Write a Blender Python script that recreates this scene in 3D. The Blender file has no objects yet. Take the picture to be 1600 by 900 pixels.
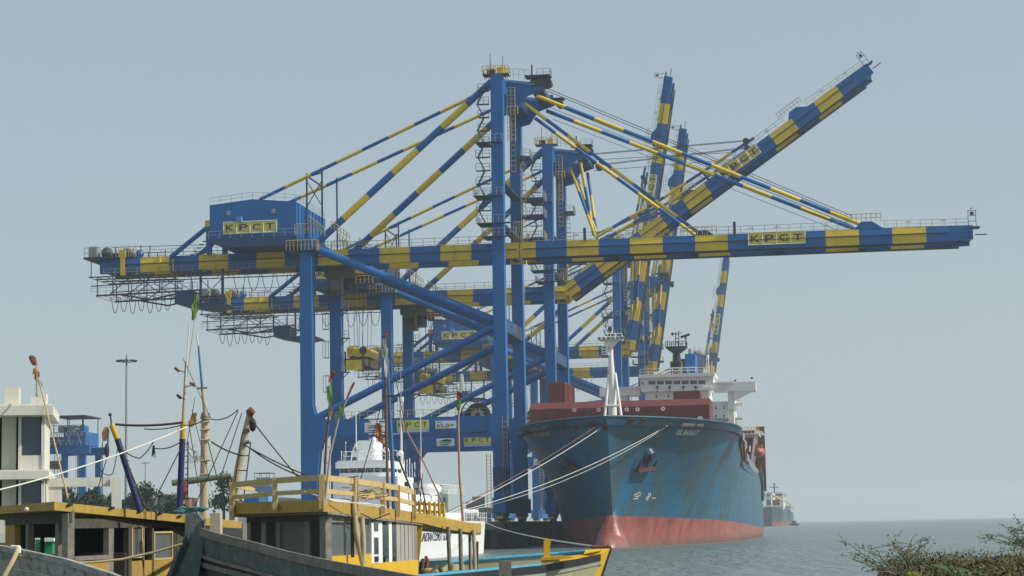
import bpy, math, random
from mathutils import Vector, Matrix
from mathutils.bvhtree import BVHTree
R = math.radians
random.seed(7)
scene = bpy.context.scene
col = scene.collection

# ------------------------------------------------------------------ camera
F, CAMH = 3200.0, 3.06
PITCH, ROLL = math.atan(372 / F), R(1.1)
fwd = Vector((0, math.cos(PITCH), math.sin(PITCH)))
up0 = Vector((0, -math.sin(PITCH), math.cos(PITCH)))
c_, s_ = math.cos(ROLL), math.sin(ROLL)
cright = Vector((1, 0, 0)) * c_ - up0 * s_
cup = Vector((1, 0, 0)) * s_ + up0 * c_
cam = bpy.data.objects.new('camera', bpy.data.cameras.new('camera'))
col.objects.link(cam)
cam.data.sensor_width = 36
cam.data.lens = 36 * F / 1600
cam.data.clip_start = 0.5
cam.data.clip_end = 60000
rot = Matrix((cright, cup, -fwd)).transposed()
cam.matrix_world = Matrix.Translation((0, 0, CAMH)) @ rot.to_4x4()
scene.camera = cam

# ------------------------------------------------------------------ light
SUN_EL, SUN_AZ = R(40), R(102)          # azimuth clockwise from +Y (view direction)
w = bpy.data.worlds.new('World'); scene.world = w; w.use_nodes = True
nt = w.node_tree; nt.nodes.clear()
sky = nt.nodes.new('ShaderNodeTexSky'); sky.sky_type = 'NISHITA'; sky.sun_disc = False
sky.sun_elevation = SUN_EL; sky.sun_rotation = SUN_AZ
sky.air_density = 1.0; sky.dust_density = 1.4; sky.ozone_density = 1.0
bg = nt.nodes.new('ShaderNodeBackground'); bg.inputs[1].default_value = 0.115
wo = nt.nodes.new('ShaderNodeOutputWorld')
smx = nt.nodes.new('ShaderNodeMix'); smx.data_type = 'RGBA'; smx.inputs[0].default_value = .72
smx.inputs[7].default_value = (3.2, 3.8, 4.1, 1)      # thin high cloud veil over the clear sky
nt.links.new(sky.outputs[0], smx.inputs[6]); nt.links.new(smx.outputs[2], bg.inputs[0]); nt.links.new(bg.outputs[0], wo.inputs[0])
sd = bpy.data.lights.new('sun', 'SUN'); sd.energy = 3.8; sd.angle = R(0.8); sd.color = (1, .95, .86)
sun = bpy.data.objects.new('sun', sd); col.objects.link(sun)
sdir = Vector((math.sin(SUN_AZ) * math.cos(SUN_EL), math.cos(SUN_AZ) * math.cos(SUN_EL), math.sin(SUN_EL)))
sun.rotation_euler = sdir.to_track_quat('Z', 'Y').to_euler()
sun.location = (60, -20, 120)
scene.view_settings.view_transform = 'Standard'
scene.view_settings.look = 'None'
scene.view_settings.gamma = 1
scene.view_settings.use_curve_mapping = False
scene.view_settings.exposure = 0.2
scene.render.engine = 'CYCLES'
scene.cycles.volume_bounces = 1
scene.cycles.max_bounces = 6

HAZE_DENSITY = 0.00021

# ------------------------------------------------------------------ materials
MATS = {}
def mat(name, rgb, rough=0.6, metal=0.0, var=0.15, scale=0.6, streak=0.0, streak_rgb=(.12, .07, .04), sscale=1.2,
        bump=0.0, spec=0.4, alpha=None, fine=None):
    if name in MATS: return MATS[name]
    m = bpy.data.materials.new(name); m.use_nodes = True
    t = m.node_tree; b = t.nodes['Principled BSDF']
    b.inputs['Roughness'].default_value = rough
    b.inputs['Metallic'].default_value = metal
    b.inputs['Specular IOR Level'].default_value = spec
    tc = t.nodes.new('ShaderNodeTexCoord')
    n = t.nodes.new('ShaderNodeTexNoise'); n.inputs['Scale'].default_value = scale; n.inputs['Detail'].default_value = 6
    n.inputs['Roughness'].default_value = .65
    t.links.new(tc.outputs['Object'], n.inputs['Vector'])
    mx = t.nodes.new('ShaderNodeMix'); mx.data_type = 'RGBA'
    mx.inputs[6].default_value = (*[c * (1 - var) for c in rgb], 1)
    mx.inputs[7].default_value = (*[min(1, c * (1 + var)) for c in rgb], 1)
    t.links.new(n.outputs[0], mx.inputs[0])
    out = mx.outputs[2]
    if streak > 0:
        mp = t.nodes.new('ShaderNodeMapping'); mp.inputs['Scale'].default_value = (sscale, sscale, sscale * .12)
        n2 = t.nodes.new('ShaderNodeTexNoise'); n2.inputs['Scale'].default_value = 1; n2.inputs['Detail'].default_value = 8
        n2.inputs['Roughness'].default_value = .7
        t.links.new(tc.outputs['Object'], mp.inputs[0]); t.links.new(mp.outputs[0], n2.inputs['Vector'])
        r = t.nodes.new('ShaderNodeMapRange'); r.inputs[1].default_value = .52; r.inputs[2].default_value = .78
        r.inputs[3].default_value = 0; r.inputs[4].default_value = streak
        t.links.new(n2.outputs[0], r.inputs[0])
        m2 = t.nodes.new('ShaderNodeMix'); m2.data_type = 'RGBA'; m2.inputs[7].default_value = (*streak_rgb, 1)
        t.links.new(out, m2.inputs[6]); t.links.new(r.outputs[0], m2.inputs[0]); out = m2.outputs[2]
    if fine:
        n3 = t.nodes.new('ShaderNodeTexNoise'); n3.inputs['Scale'].default_value = fine[0]; n3.inputs['Detail'].default_value = 5
        t.links.new(tc.outputs['Object'], n3.inputs['Vector'])
        r = t.nodes.new('ShaderNodeMapRange'); r.inputs[1].default_value = fine[1]; r.inputs[2].default_value = fine[1] + .13
        r.inputs[3].default_value = 0; r.inputs[4].default_value = fine[2]
        t.links.new(n3.outputs[0], r.inputs[0])
        m3 = t.nodes.new('ShaderNodeMix'); m3.data_type = 'RGBA'; m3.inputs[7].default_value = (*fine[3], 1)
        t.links.new(out, m3.inputs[6]); t.links.new(r.outputs[0], m3.inputs[0]); out = m3.outputs[2]
    t.links.new(out, b.inputs['Base Color'])
    if bump:
        bp = t.nodes.new('ShaderNodeBump'); bp.inputs['Strength'].default_value = bump; bp.inputs['Distance'].default_value = .03
        t.links.new(n.outputs[0], bp.inputs['Height']); t.links.new(bp.outputs[0], b.inputs['Normal'])
    MATS[name] = m
    return m

BLUE = mat('crane_blue_paint', (.001, .112, .36), .45, var=.28, scale=.3, streak=.4, streak_rgb=(.025, .06, .13), sscale=1.3, fine=(.9, .66, .25, (.08, .16, .27)))
YEL = mat('crane_yellow_paint', (.76, .52, .025), .5, var=.2, scale=.3, streak=.4, streak_rgb=(.22, .14, .03), sscale=1.0)
RAILY = mat('yellow_handrail_paint', (.5, .38, .08), .6, var=.2)
RAILG = mat('galvanised_rail', (.28, .30, .30), .5, var=.2)
DARK = mat('dark_machinery', (.045, .05, .055), .6, var=.4, scale=1.5, streak=.3, streak_rgb=(.12, .06, .03))
BROWN = mat('rusty_brown_machinery', (.075, .055, .03), .7, var=.4, scale=1.5)
DBLUE = mat('dark_blue_steel', (.012, .05, .14), .5, var=.25, scale=.4)
LBLUE = mat('pale_blue_steel', (.12, .28, .5), .5, var=.15)
SIGNY = mat('sign_yellow', (.72, .55, .07), .5, var=.08)
SIGNYG = mat('sign_lemon', (.62, .62, .10), .5, var=.08)
SIGNW = mat('sign_white', (.75, .76, .74), .5, var=.06)
SIGNB = mat('sign_pale_blue', (.25, .42, .66), .5, var=.08)
INK = mat('sign_dark_letters', (.02, .035, .08), .5, var=.1)
WHITE = mat('white_ship_paint', (.78, .78, .75), .45, var=.08, scale=.5, streak=.25, streak_rgb=(.4, .33, .25), sscale=.8)
CGWHITE = mat('clean_white_paint', (.86, .87, .86), .35, var=.04, scale=.6, streak=.12, streak_rgb=(.5, .47, .4))
GLASS = mat('dark_window_glass', (.02, .025, .03), .08, var=.1, spec=.8)
BLACK = mat('black_steel', (.015, .016, .018), .55, var=.3)
MAROON = mat('maroon_steel', (.14, .034, .030), .6, var=.2, scale=.3, streak=.35, streak_rgb=(.07, .03, .03), sscale=.6)
REDC = mat('container_red', (.22, .045, .035), .55, var=.15, streak=.2, streak_rgb=(.1, .04, .03))
ORANGE = mat('lifeboat_orange', (.40, .12, .06), .4, var=.1)
CABLE = mat('dark_cable', (.02, .02, .022), .7, var=.1)
ROPEW = mat('white_mooring_rope', (.62, .62, .56), .8, var=.15)
ROPED = mat('dark_rope', (.06, .055, .05), .9, var=.2)
ROPEY = mat('old_yellow_rope', (.42, .34, .18), .9, var=.25, scale=8)
CONC = mat('quay_concrete', (.16, .15, .135), .85, var=.3, scale=.4, streak=.5, streak_rgb=(.05, .045, .04))
PILE = mat('stained_quay_pile', (.075, .06, .05), .85, var=.35, scale=.6, streak=.5, streak_rgb=(.03, .03, .03))
RUST = mat('rust', (.16, .06, .03), .85, var=.4, scale=2)

# ------------------------------------------------------------------ mesh builder
def text_geo(s, cache={}):
    if s in cache: return cache[s]
    cu = bpy.data.curves.new('text', 'FONT'); cu.body = s; cu.resolution_u = 3; cu.offset = 0.012
    ob = bpy.data.objects.new('text', cu); col.objects.link(ob)
    bpy.context.view_layer.update()
    me = bpy.data.meshes.new_from_object(ob.evaluated_get(bpy.context.evaluated_depsgraph_get()))
    vs = [(v.co.x, v.co.y) for v in me.vertices]; fs = [tuple(p.vertices) for p in me.polygons]
    bpy.data.objects.remove(ob); bpy.data.curves.remove(cu); bpy.data.meshes.remove(me)
    if vs:
        x0 = min(v[0] for v in vs); x1 = max(v[0] for v in vs); y0 = min(v[1] for v in vs); y1 = max(v[1] for v in vs)
        vs = [((x - x0) / (x1 - x0), (y - y0) / (y1 - y0)) for x, y in vs]
    cache[s] = (vs, fs)
    return cache[s]

class MB:
    def __init__(s, M=None):
        s.v = []; s.f = []; s.m = []; s.sm = []; s.mats = []; s.M = M or Matrix()
    def mi(s, m):
        if m not in s.mats: s.mats.append(m)
        return s.mats.index(m)
    def add(s, vs, fs, m, smooth=False):
        o = len(s.v); i = s.mi(m)
        s.v += [tuple(s.M @ Vector(p)) for p in vs]
        for f in fs:
            s.f.append([o + k for k in f]); s.m.append(i); s.sm.append(smooth)
        return s
    def box(s, x0, x1, y0, y1, z0, z1, m):
        vs = [(x, y, z) for x in (x0, x1) for y in (y0, y1) for z in (z0, z1)]
        return s.add(vs, [(0, 1, 3, 2), (4, 6, 7, 5), (0, 4, 5, 1), (2, 3, 7, 6), (0, 2, 6, 4), (1, 5, 7, 3)], m)
    def bar(s, a, b, w, h, m, up=(0, 0, 1), w1=None, h1=None):
        a = Vector(a); b = Vector(b); d = (b - a)
        if d.length < 1e-6: return s
        d.normalize(); u = Vector(up)
        if abs(d.dot(u)) > .98: u = Vector((0, 1, 0)) if abs(d.y) < .9 else Vector((1, 0, 0))
        x = d.cross(u).normalized(); z = x.cross(d).normalized()
        w1 = w if w1 is None else w1; h1 = h if h1 is None else h1
        vs = []
        for p, ww, hh in ((a, w, h), (b, w1, h1)):
            for i, j in ((-1, -1), (1, -1), (1, 1), (-1, 1)): vs.append(p + x * (i * ww / 2) + z * (j * hh / 2))
        return s.add(vs, [(0, 1, 2, 3), (7, 6, 5, 4), (0, 4, 5, 1), (1, 5, 6, 2), (2, 6, 7, 3), (3, 7, 4, 0)], m)
    def tube(s, a, b, r, m, n=8, r1=None, caps=True):
        a = Vector(a); b = Vector(b); d = b - a
        if d.length < 1e-6: return s
        d.normalize(); u = Vector((0, 0, 1)) if abs(d.z) < .9 else Vector((1, 0, 0))
        x = d.cross(u).normalized(); y = d.cross(x)
        r1 = r if r1 is None else r1
        vs = [a + (x * math.cos(t) + y * math.sin(t)) * r for t in [2 * math.pi * k / n for k in range(n)]]
        vs += [b + (x * math.cos(t) + y * math.sin(t)) * r1 for t in [2 * math.pi * k / n for k in range(n)]]
        s.add(vs, [(k, n + k, n + (k + 1) % n, (k + 1) % n) for k in range(n)], m, True)
        if caps: s.add(vs, [tuple(range(n)), tuple(range(2 * n - 1, n - 1, -1))], m)
        return s
    def path(s, pts, r, m, n=4):
        for a, b in zip(pts, pts[1:]): s.tube(a, b, r, m, n, caps=False)
        return s
    def limb(s, pts, rs, m, n=8):                 # one continuous tapered bent tube
        pts = [Vector(p) for p in pts]; vs = []; fs = []
        for i, p in enumerate(pts):
            d = (pts[min(i + 1, len(pts) - 1)] - pts[max(i - 1, 0)]).normalized()
            u = Vector((0, 1, 0)) if abs(d.y) < .9 else Vector((1, 0, 0))
            x = d.cross(u).normalized(); y = d.cross(x)
            vs += [p + (x * math.cos(2 * math.pi * k / n) + y * math.sin(2 * math.pi * k / n)) * rs[i] for k in range(n)]
        for i in range(len(pts) - 1):
            fs += [(i * n + k, (i + 1) * n + k, (i + 1) * n + (k + 1) % n, i * n + (k + 1) % n) for k in range(n)]
        s.add(vs, fs, m, True)
        return s.add(vs, [tuple(range(n)), tuple(range(len(vs) - 1, len(vs) - n - 1, -1))], m)
    def bands(s, a, b, r, n, first, n_side=8):
        a = Vector(a); b = Vector(b)
        for k in range(n):
            s.tube(a.lerp(b, k / n), a.lerp(b, (k + 1) / n), r, (YEL, BLUE)[(k + (first == 'b')) % 2], n_side, caps=(k in (0, n - 1)))
        return s
    def prism(s, pts, y0, y1, m, axis='y'):
        n = len(pts)
        P = (lambda p, t: (p[0], t, p[1])) if axis == 'y' else ((lambda p, t: (t, p[0], p[1])) if axis == 'x' else (lambda p, t: (p[0], p[1], t)))
        vs = [P(p, y0) for p in pts] + [P(p, y1) for p in pts]
        fs = [tuple(range(n)), tuple(range(2 * n - 1, n - 1, -1))] + [(k, (k + 1) % n, n + (k + 1) % n, n + k) for k in range(n)]
        return s.add(vs, fs, m)
    def ball(s, c, r, m, n=10, sz=(1, 1, 1)):
        vs = []; fs = []
        for i in range(n // 2 + 1):
            ph = math.pi * i / (n // 2)
            for k in range(n):
                t = 2 * math.pi * k / n
                vs.append((c[0] + r * sz[0] * math.sin(ph) * math.cos(t), c[1] + r * sz[1] * math.sin(ph) * math.sin(t), c[2] + r * sz[2] * math.cos(ph)))
        for i in range(n // 2):
            for k in range(n): fs.append((i * n + k, (i + 1) * n + k, (i + 1) * n + (k + 1) % n, i * n + (k + 1) % n))
        return s.add(vs, fs, m, True)
    def rail(s, pts, m, h=1.1, step=1.8, r=.035, mid=True):
        pts = [Vector(p) for p in pts]; up = Vector((0, 0, h))
        for a, b in zip(pts, pts[1:]):
            s.tube(a + up, b + up, r, m, 4, caps=False)
            if mid: s.tube(a + up * .5, b + up * .5, r * .8, m, 4, caps=False)
            k = max(1, round((b - a).length / step))
            for i in range(k + 1):
                p = a.lerp(b, i / k); s.tube(p, p + up, r * 1.1, m, 4, caps=False)
        return s
    def text(s, t, o, ux, uy, m, shear=0.0):
        vs, fs = text_geo(t); o = Vector(o); ux = Vector(ux); uy = Vector(uy)
        return s.add([o + ux * (x + shear * y) + uy * y for x, y in vs], fs, m)
    def loops(s, x0, x1, n, y, z, depth, m, r=.05):
        w_ = (x1 - x0) / n
        for k in range(n):
            pts = []
            d = depth * random.uniform(.85, 1.1)
            for i in range(9):
                t = i / 8; pts.append((x0 + (k + .08 + .84 * t) * w_, y, z - d * (1 - abs(2 * t - 1) ** 2.4)))
            s.path(pts, r, m)
        return s
    def build(s, name, parent=None, **props):
        me = bpy.data.meshes.new(name); me.from_pydata(s.v, [], s.f)
        for m in s.mats: me.materials.append(m)
        for p, i, q in zip(me.polygons, s.m, s.sm): p.material_index = i; p.use_smooth = q
        me.update()
        o = bpy.data.objects.new(name, me); col.objects.link(o)
        if parent: o.parent = parent
        for k, v in props.items(): o[k] = v
        return o

def thing(name, label, cat, loc=(0, 0, 0), rz=0.0, group=None):
    o = bpy.data.objects.new(name, None); col.objects.link(o)
    o.location = loc; o.rotation_euler = (0, 0, rz); o['label'] = label; o['category'] = cat
    if group: o['group'] = group
    return o
def tag(o, label, cat, group=None):
    o['label'] = label; o['category'] = cat
    if group: o['group'] = group
    return o
def struct(o): o['kind'] = 'structure'; return o
def pix(px, py, Y):                                # point at world distance Y seen at that spot of the photograph
    d = fwd + cright * ((px - 800) / F) + cup * ((450 - py) / F)
    return Vector((0, 0, CAMH)) + d * (Y / d.y)

# port frame: x = across the quay towards the water, y = along the quay, away from the camera
PA = R(8.3)
W0 = Vector((-2.417, 300.0, 0))
PU = Vector((math.cos(PA), -math.sin(PA), 0)); PV = Vector((math.sin(PA), math.cos(PA), 0))
def port(u, v, z=0.0): return W0 + PU * u + PV * v + Vector((0, 0, z))
def loc_of(pt):
    q = Vector(pt) - W0; return (q.dot(PU), q.dot(PV), q.z)

# ------------------------------------------------------------------ water, quay, land
def water_material():
    m = bpy.data.materials.new('sea_water'); m.use_nodes = True; t = m.node_tree; b = t.nodes['Principled BSDF']
    b.inputs['Roughness'].default_value = .28; b.inputs['IOR'].default_value = 1.33
    tc = t.nodes.new('ShaderNodeTexCoord')
    hs = []
    for sc, st in (((.35, .11, 1), 1.0), ((1.3, .5, 1), .5), ((.03, .012, 1), 1.3)):
        mp = t.nodes.new('ShaderNodeMapping'); mp.inputs['Scale'].default_value = sc; mp.inputs['Rotation'].default_value = (0, 0, R(8))
        n = t.nodes.new('ShaderNodeTexNoise'); n.inputs['Scale'].default_value = 1; n.inputs['Detail'].default_value = 6
        t.links.new(tc.outputs['Object'], mp.inputs[0]); t.links.new(mp.outputs[0], n.inputs['Vector'])
        mu = t.nodes.new('ShaderNodeMath'); mu.operation = 'MULTIPLY'; mu.inputs[1].default_value = st
        t.links.new(n.outputs[0], mu.inputs[0]); hs.append((mu, n))
    a = t.nodes.new('ShaderNodeMath'); a.operation = 'ADD'; t.links.new(hs[0][0].outputs[0], a.inputs[0]); t.links.new(hs[1][0].outputs[0], a.inputs[1])
    bp = t.nodes.new('ShaderNodeBump'); bp.inputs['Strength'].default_value = 1.0; bp.inputs['Distance'].default_value = 1.1
    t.links.new(a.outputs[0], bp.inputs['Height']); t.links.new(bp.outputs[0], b.inputs['Normal'])
    mx = t.nodes.new('ShaderNodeMix'); mx.data_type = 'RGBA'
    mx.inputs[6].default_value = (.09, .13, .12, 1); mx.inputs[7].default_value = (.17, .215, .195, 1)
    t.links.new(hs[2][1].outputs[0], mx.inputs[0]); t.links.new(mx.outputs[2], b.inputs['Base Color'])
    return m
WATER = water_material()
mb = MB(); mb.add([(-5900, -5900, 0), (5900, -5900, 0), (5900, 5900, 0), (-5900, 5900, 0)], [(0, 1, 2, 3)], WATER)
struct(mb.build('sea_water'))

PORTROT = Matrix.Translation(W0) @ Matrix.Rotation(-PA, 4, 'Z')
mb = MB(PORTROT)
mb.box(-500, 2.4, -15, 1500, 2.6, 3.75, CONC)          # deck slab
mb.box(1.7, 2.75, -15.2, 1500, 2.2, 3.55, PILE)         # fender beam
mb.box(-500, -1.5, -12, 1500, -2, 2.6, PILE)            # dark back wall under deck
for k in range(120):
    v = -13.5 + 5 * k
    mb.tube((1.2, v, -3), (1.2, v, 2.6), .55, PILE, 8)
    mb.box(2.4, 3.0, v + 1.6, v + 2.6, .2, 3.2, BLACK)
for k in range(40):
    mb.tube((-1.5 - 5 * k, -14, -3), (-1.5 - 5 * k, -14, 2.6), .55, PILE, 8)
struct(mb.build('quay'))
GROUND = mat('yard_ground', (.14, .12, .09), .9, var=.3, scale=.05)
mb = MB(PORTROT); mb.box(-70, -2.2, -128, -15.3, -2, 3.72, CONC); mb.box(-1.6, 2.0, -58, -53, -2, 4.0, CONC); struct(mb.build('inner_quay'))
mb = MB(PORTROT)
mb.box(-2500, -500, -60, 5000, -2, 3.7, GROUND)
struct(mb.build('port_land'))

# ------------------------------------------------------------------ container cranes
LEGV = 19.0
BND = [-62.8, -56.27, -51.65, -46.95, -42.27, -37.81, -33.38, -28.15, -23.46, -18.58, -13.93, -9.19, -4.48, 0.4, 2.75]
BNDM = 'bybybybybybyby'
BBN = [3.0, 5.36, 10.01, 14.83, 19.53, 24.4, 29.24, 34.07, 48.4, 53.23, 58.04, 62.91, 70.1]
BBNM = 'ybybybybybyb'
CS = [(-.36, 45.42), (-.52, 44.45), (-.46, 43.08), (.46, 43.08), (.52, 44.45), (.36, 45.42)]   # girder section (y, z)
def girder(mb, x0, x1, yc, m, shrink=None):
    mb.prism([(yc + a, b) for a, b in CS], x0, x1, m, 'x')

def kpct_panel(mb, o, ux, uz, yel, split=True):
    ux = Vector(ux); uz = Vector(uz); o = Vector(o); n = ux.cross(uz).normalized()
    mb.add([o, o + ux, o + ux + uz, o + uz, o - n * .12, o + ux - n * .12, o + ux + uz - n * .12, o + uz - n * .12],
           [(0, 1, 2, 3), (7, 6, 5, 4), (0, 4, 5, 1), (1, 5, 6, 2), (2, 6, 7, 3), (3, 7, 4, 0)], yel)
def kpct_letters(mb, o, ux, uz):
    ux = Vector(ux); uz = Vector(uz); o = Vector(o); n = ux.cross(uz).normalized()
    for k, ch in enumerate('KPCT'):
        mb.text(ch, o + ux * (k * .25 + .045) + uz * .22 + n * .02, ux * .16, uz * .56, INK)
def frame_lines(mb, o, ux, uz, m, r=.05):
    ux = Vector(ux); uz = Vector(uz); o = Vector(o); n = ux.cross(uz).normalized() * .03
    P = [o + n, o + ux + n, o + ux + uz + n, o + uz + n, o + n]
    mb.path(P, r, m)
    for k in (1, 2, 3): mb.path([o + ux * k * .25 + n, o + ux * k * .25 + uz + n], r, m)

def build_crane(v0, ang, label, near=True):
    root = thing('container_crane', label, 'crane', port(0, v0), -PA, 'ship-to-shore cranes along the quay')
    # legs
    landp = [(-29.44, 5.0), (-27.5, 5.0), (-26.6, 14.6), (-26.2, 15.9), (-25.4, 16.9), (-25.4, 19.2), (-27.2, 19.9), (-27.62, 21.5), (-27.62, 46.4), (-29.44, 46.4)]
    watp = [(-.45, 5.0), (1.5, 5.0), (1.45, 42), (1.7, 66), (1.7, 69.9), (-.1, 69.9), (-.1, 66), (-.3, 42), (-.3, 19.8), (-1.3, 19.2), (-1.3, 16.9), (-.7, 15.4)]
    for v in (0, LEGV):
        s = 1 if v else 1
        y0, y1 = (v - .9, v + .9)
        MB().prism(landp, y0, y1, BLUE).build('leg', root)
        MB().prism(watp, y0, y1, BLUE).build('leg', root)
    for v in (0, LEGV):
        mb = MB().box(-25.4, -1.3, v - .6, v + .6, 16.9, 19.2, BLUE)
        mb.build('portal_beam', root)
        MB().bands((-26.6, v, 46.0), (-.05, v, 69.0), .52, 7, 'b', 10).build('back_brace', root)
        MB().tube((-27.7, v, 45.1), (-.4, v, 33.2), .62, BLUE, 12).build('upper_brace', root)
        MB().tube((-.3, v, 32.2), (-27.7, v, 19.3), .55, BLUE, 12).build('lower_brace', root)
    for u in (-28.5, .5):
        if u > 0: MB().box(u - .8, u + .8, .9, LEGV - .9, 31.6, 33.6, DBLUE).build('cross_beam', root)
        MB().box(u - 1.0, u + 1.0, -3.5, LEGV + 3.5, 5.0, 7.2, BLUE).build('sill_beam', root)
    MB().box(-.1, 1.7, .9, LEGV - .9, 67.2, 69.6, BLUE).build('cross_beam', root)
    MB().box(-29.3, -27.7, .9, LEGV - .9, 45.3 + .15, 46.4, BLUE).build('cross_beam', root)
    for u in (-28.5, .5):
        for v in (-.5, LEGV + .5):
            mb = MB()
            mb.prism([(v - 2.6, 5.0), (v - 2.9, 4.9), (v - 1.2, 5.0), (v + 1.2, 5.0), (v + 2.9, 4.9), (v + 2.6, 4.5), (v - 2.6, 4.5)], u - .6, u + .6, BLUE, 'x')
            for q in (-2.2, -.75, .75, 2.2):
                mb.box(u - .45, u + .45, v + q - .55, v + q + .55, 4.2, 4.5, YEL)
            mb.build('bogie', root)
            mb = MB()
            for q in (-2.2, -.75, .75, 2.2): mb.tube((u - .3, v + q, 4.12), (u + .3, v + q, 4.12), .36, DARK, 10)
            mb.build('wheels', root)
    # main girders with bands
    for yc in (6, 13):
        mb = MB()
        for a, b, c in zip(BND, BND[1:], BNDM): girder(mb, a, b, yc, BLUE if c == 'b' else YEL)
        side = -.62 if yc == 6 else .62
        mb.box(-62, 2.5, yc + side - .1, yc + side + .1, 44.3, 44.42, DARK)
        for u in (-46.2, -44.5, -53.2, -51.0):
            mb.box(u - .1, u + .1, yc - .62, yc + .62, 43.0, 45.5, YEL)
        g = mb.build('main_girder', root)
        MB().rail([(-62, yc - .45, 45.45), (-44, yc - .45, 45.45)], RAILG).build('handrail', g)
        MB().rail([(-26, yc - .45, 45.45), (-1.2, yc - .45, 45.45)], RAILY).build('handrail', g)
        MB().rail([(-62, yc - .9, 42.6), (-30, yc - .9, 42.6)], RAILY, r=.03).box(-62, -30, yc - 1.0, yc - .5, 42.5, 42.6, DARK).build('walkway', g)
    for u in (-62, -52, -30, -24, 1.5): MB().box(u - .5, u + .5, 6.5, 12.5, 43.3, 45.2, DBLUE).build('girder_tie', root)
    # rear end deck
    mb = MB()
    mb.box(-65.1, -60.5, 4.6, 14.4, 45.3, 45.6, DARK)
    mb.rail([(-65, 4.7, 45.6), (-60.6, 4.7, 45.6)], RAILG, h=1.5); mb.rail([(-65, 14.3, 45.6), (-65, 4.7, 45.6)], RAILG, h=1.5)
    mb.box(-64.5, -63.2, 5.2, 7.5, 45.6, 47.3, RAILG); mb.ball((-61.8, 6, 46.3), .95, DARK, 10)
    mb.box(-61.5, -57.8, 5.4, 13.6, 45.45, 46.2, DBLUE); mb.ball((-58.6, 6.2, 46.2), .8, DARK); mb.ball((-56.6, 6.2, 46.0), .7, BLUE)
    mb.box(-59.6, -58.6, 5.2, 6.6, 45.45, 46.6, YEL); mb.box(-59.4, -58.7, 5.2, 5.35, 42.6, 45.5, YEL)
    for k in range(9): mb.bar((-60 + k * .4, 5.0, 45.5), (-60 + k * .4, 5.0, 46.8 + (k % 3) * .3), .08, .08, RAILY)
    for k in range(12): mb.bar((-63 + k * .9, 6 + k % 3, 45.5), (-63 + k * .9, 6 + k % 3, 46.3 + (k * 7 % 5) * .3), .12, .12, DARK)
    for k in range(10): mb.bar((-64.4 + k * 1.35, 5, 42.5), (-64.4 + k * 1.35, 14, 42.5), .07, .06, DARK)
    for yy in (5, 8, 11, 14): mb.bar((-64.4, yy, 42.5), (-52, yy, 42.5), .16, .18, DARK)
    mb.tube((-64, 5, 45.4), (-64, 5, 42.5), .08, DARK)
    mb.path([(-61, 6, 47.2), (-45, 6, 47.0)], .05, CABLE); mb.path([(-61, 13, 47.2), (-45, 13, 47.0)], .05, CABLE)
    mb.build('rear_deck', root)
    # hanging service platform
    mb = MB()
    for yy in (5, 13.8):
        mb.bar((-63.2, yy, 39.6), (-46.5, yy, 39.9), .25, .25, DARK)
        mb.path([(-59, yy, 39.6), (-54.5, yy, 38.7), (-50, yy, 39.5)], .13, DARK)
        for i, u in enumerate((-63, -60.5, -58, -55.5, -53, -50.5, -48)):
            mb.bar((u, yy, 39.7), (u, yy, 42.5), .12, .12, DARK)
        mb.bar((-61, yy, 39.7), (-57.5, yy, 42.5), .12, .12, DARK); mb.bar((-53, yy, 39.7), (-57, yy, 42.5), .12, .12, DARK)
        mb.bar((-58, yy, 39.7), (-54, yy, 42.5), .12, .12, DARK); mb.bar((-53, yy, 42.5), (-49, yy, 39.7), .1, .1, DARK)
        mb.rail([(-64, yy, 39.7), (-47, yy, 40.0)], RAILG, h=1.1, step=1.2, r=.03)
        mb.bar((-64, yy, 41.1), (-52, yy, 41.4), .15, .15, DARK)
    for k in range(13): mb.bar((-63.2 + k * 1.35, 5, 39.5), (-63.2 + k * 1.35, 13.8, 39.5), .07, .06, DARK)
    mb.box(-50.5, -47.6, 4.6, 9, 37.9, 39.8, DBLUE); mb.prism([(-50.4, 37.9), (-47.6, 37.9), (-43.2, 38.0), (-42.6, 37.6), (-46.4, 37.1)], 4.6, 12, DBLUE)
    mb.rail([(-47.4, 4.7, 38.0), (-43, 4.7, 38.0)], RAILG, r=.03); mb.bar((-43.0, 4.9, 37.8), (-43.0, 4.9, 43.1), .35, .35, DBLUE)
    mb.bar((-46.5, 5, 38), (-46.5, 5, 43.1), .3, .3, DBLUE); mb.bar((-46.5, 5, 38.2), (-43.2, 5, 41.5), .1, .1, DARK); mb.bar((-43.2, 5, 38.5), (-46.5, 5, 41.5), .1, .1, DARK)
    mb.build('service_platform', root)
    MB().loops(-61, -51.2, 7 if near else 6, 5.5, 39.3, 2.6, CABLE).build('festoon_cable', root)
    MB().loops(-43.5, -29.8, 6, 12, 42.9, 2.9, CABLE).loops(-27, -14, 8, 12, 42.9, 3.6, CABLE).build('festoon_cable', root)
    # machine house
    h = MB()
    out = [(-43.55, 46.9), (-43.55, 52.15), (-36.9, 52.8), (-30.1, 52.15), (-30.1, 46.9)]
    h.prism(out, .0, 18.6, BLUE)
    house = h.build('machine_house', root)
    mb = MB(); mb.prism([(-43.7, 46.9), (-43.7, 46.6), (-40.6, 45.5), (-29.9, 45.5), (-29.9, 46.9)], -.9, 19.2, DBLUE)
    mb.build('house_floor', house)
    mb = MB().rail([(-43.5, -.8, 46.9), (-30, -.8, 46.9)], RAILG, step=1.7); mb.build('handrail', house)
    mb = MB().rail([(-43.5, .1, 52.15), (-36.9, .1, 52.8), (-30.2, .1, 52.15), (-30.2, 18.5, 52.15)], RAILG, step=1.5, r=.028); mb.build('handrail', house)
    mb = MB().box(-37.6, -37.1, -.05, 0.0, 0, 0, BLUE) if False else MB()
    for u in (-40.9, -33.9): mb.box(u, u + .55, -.06, .02, 50.5, 51.2, RAILG)
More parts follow.
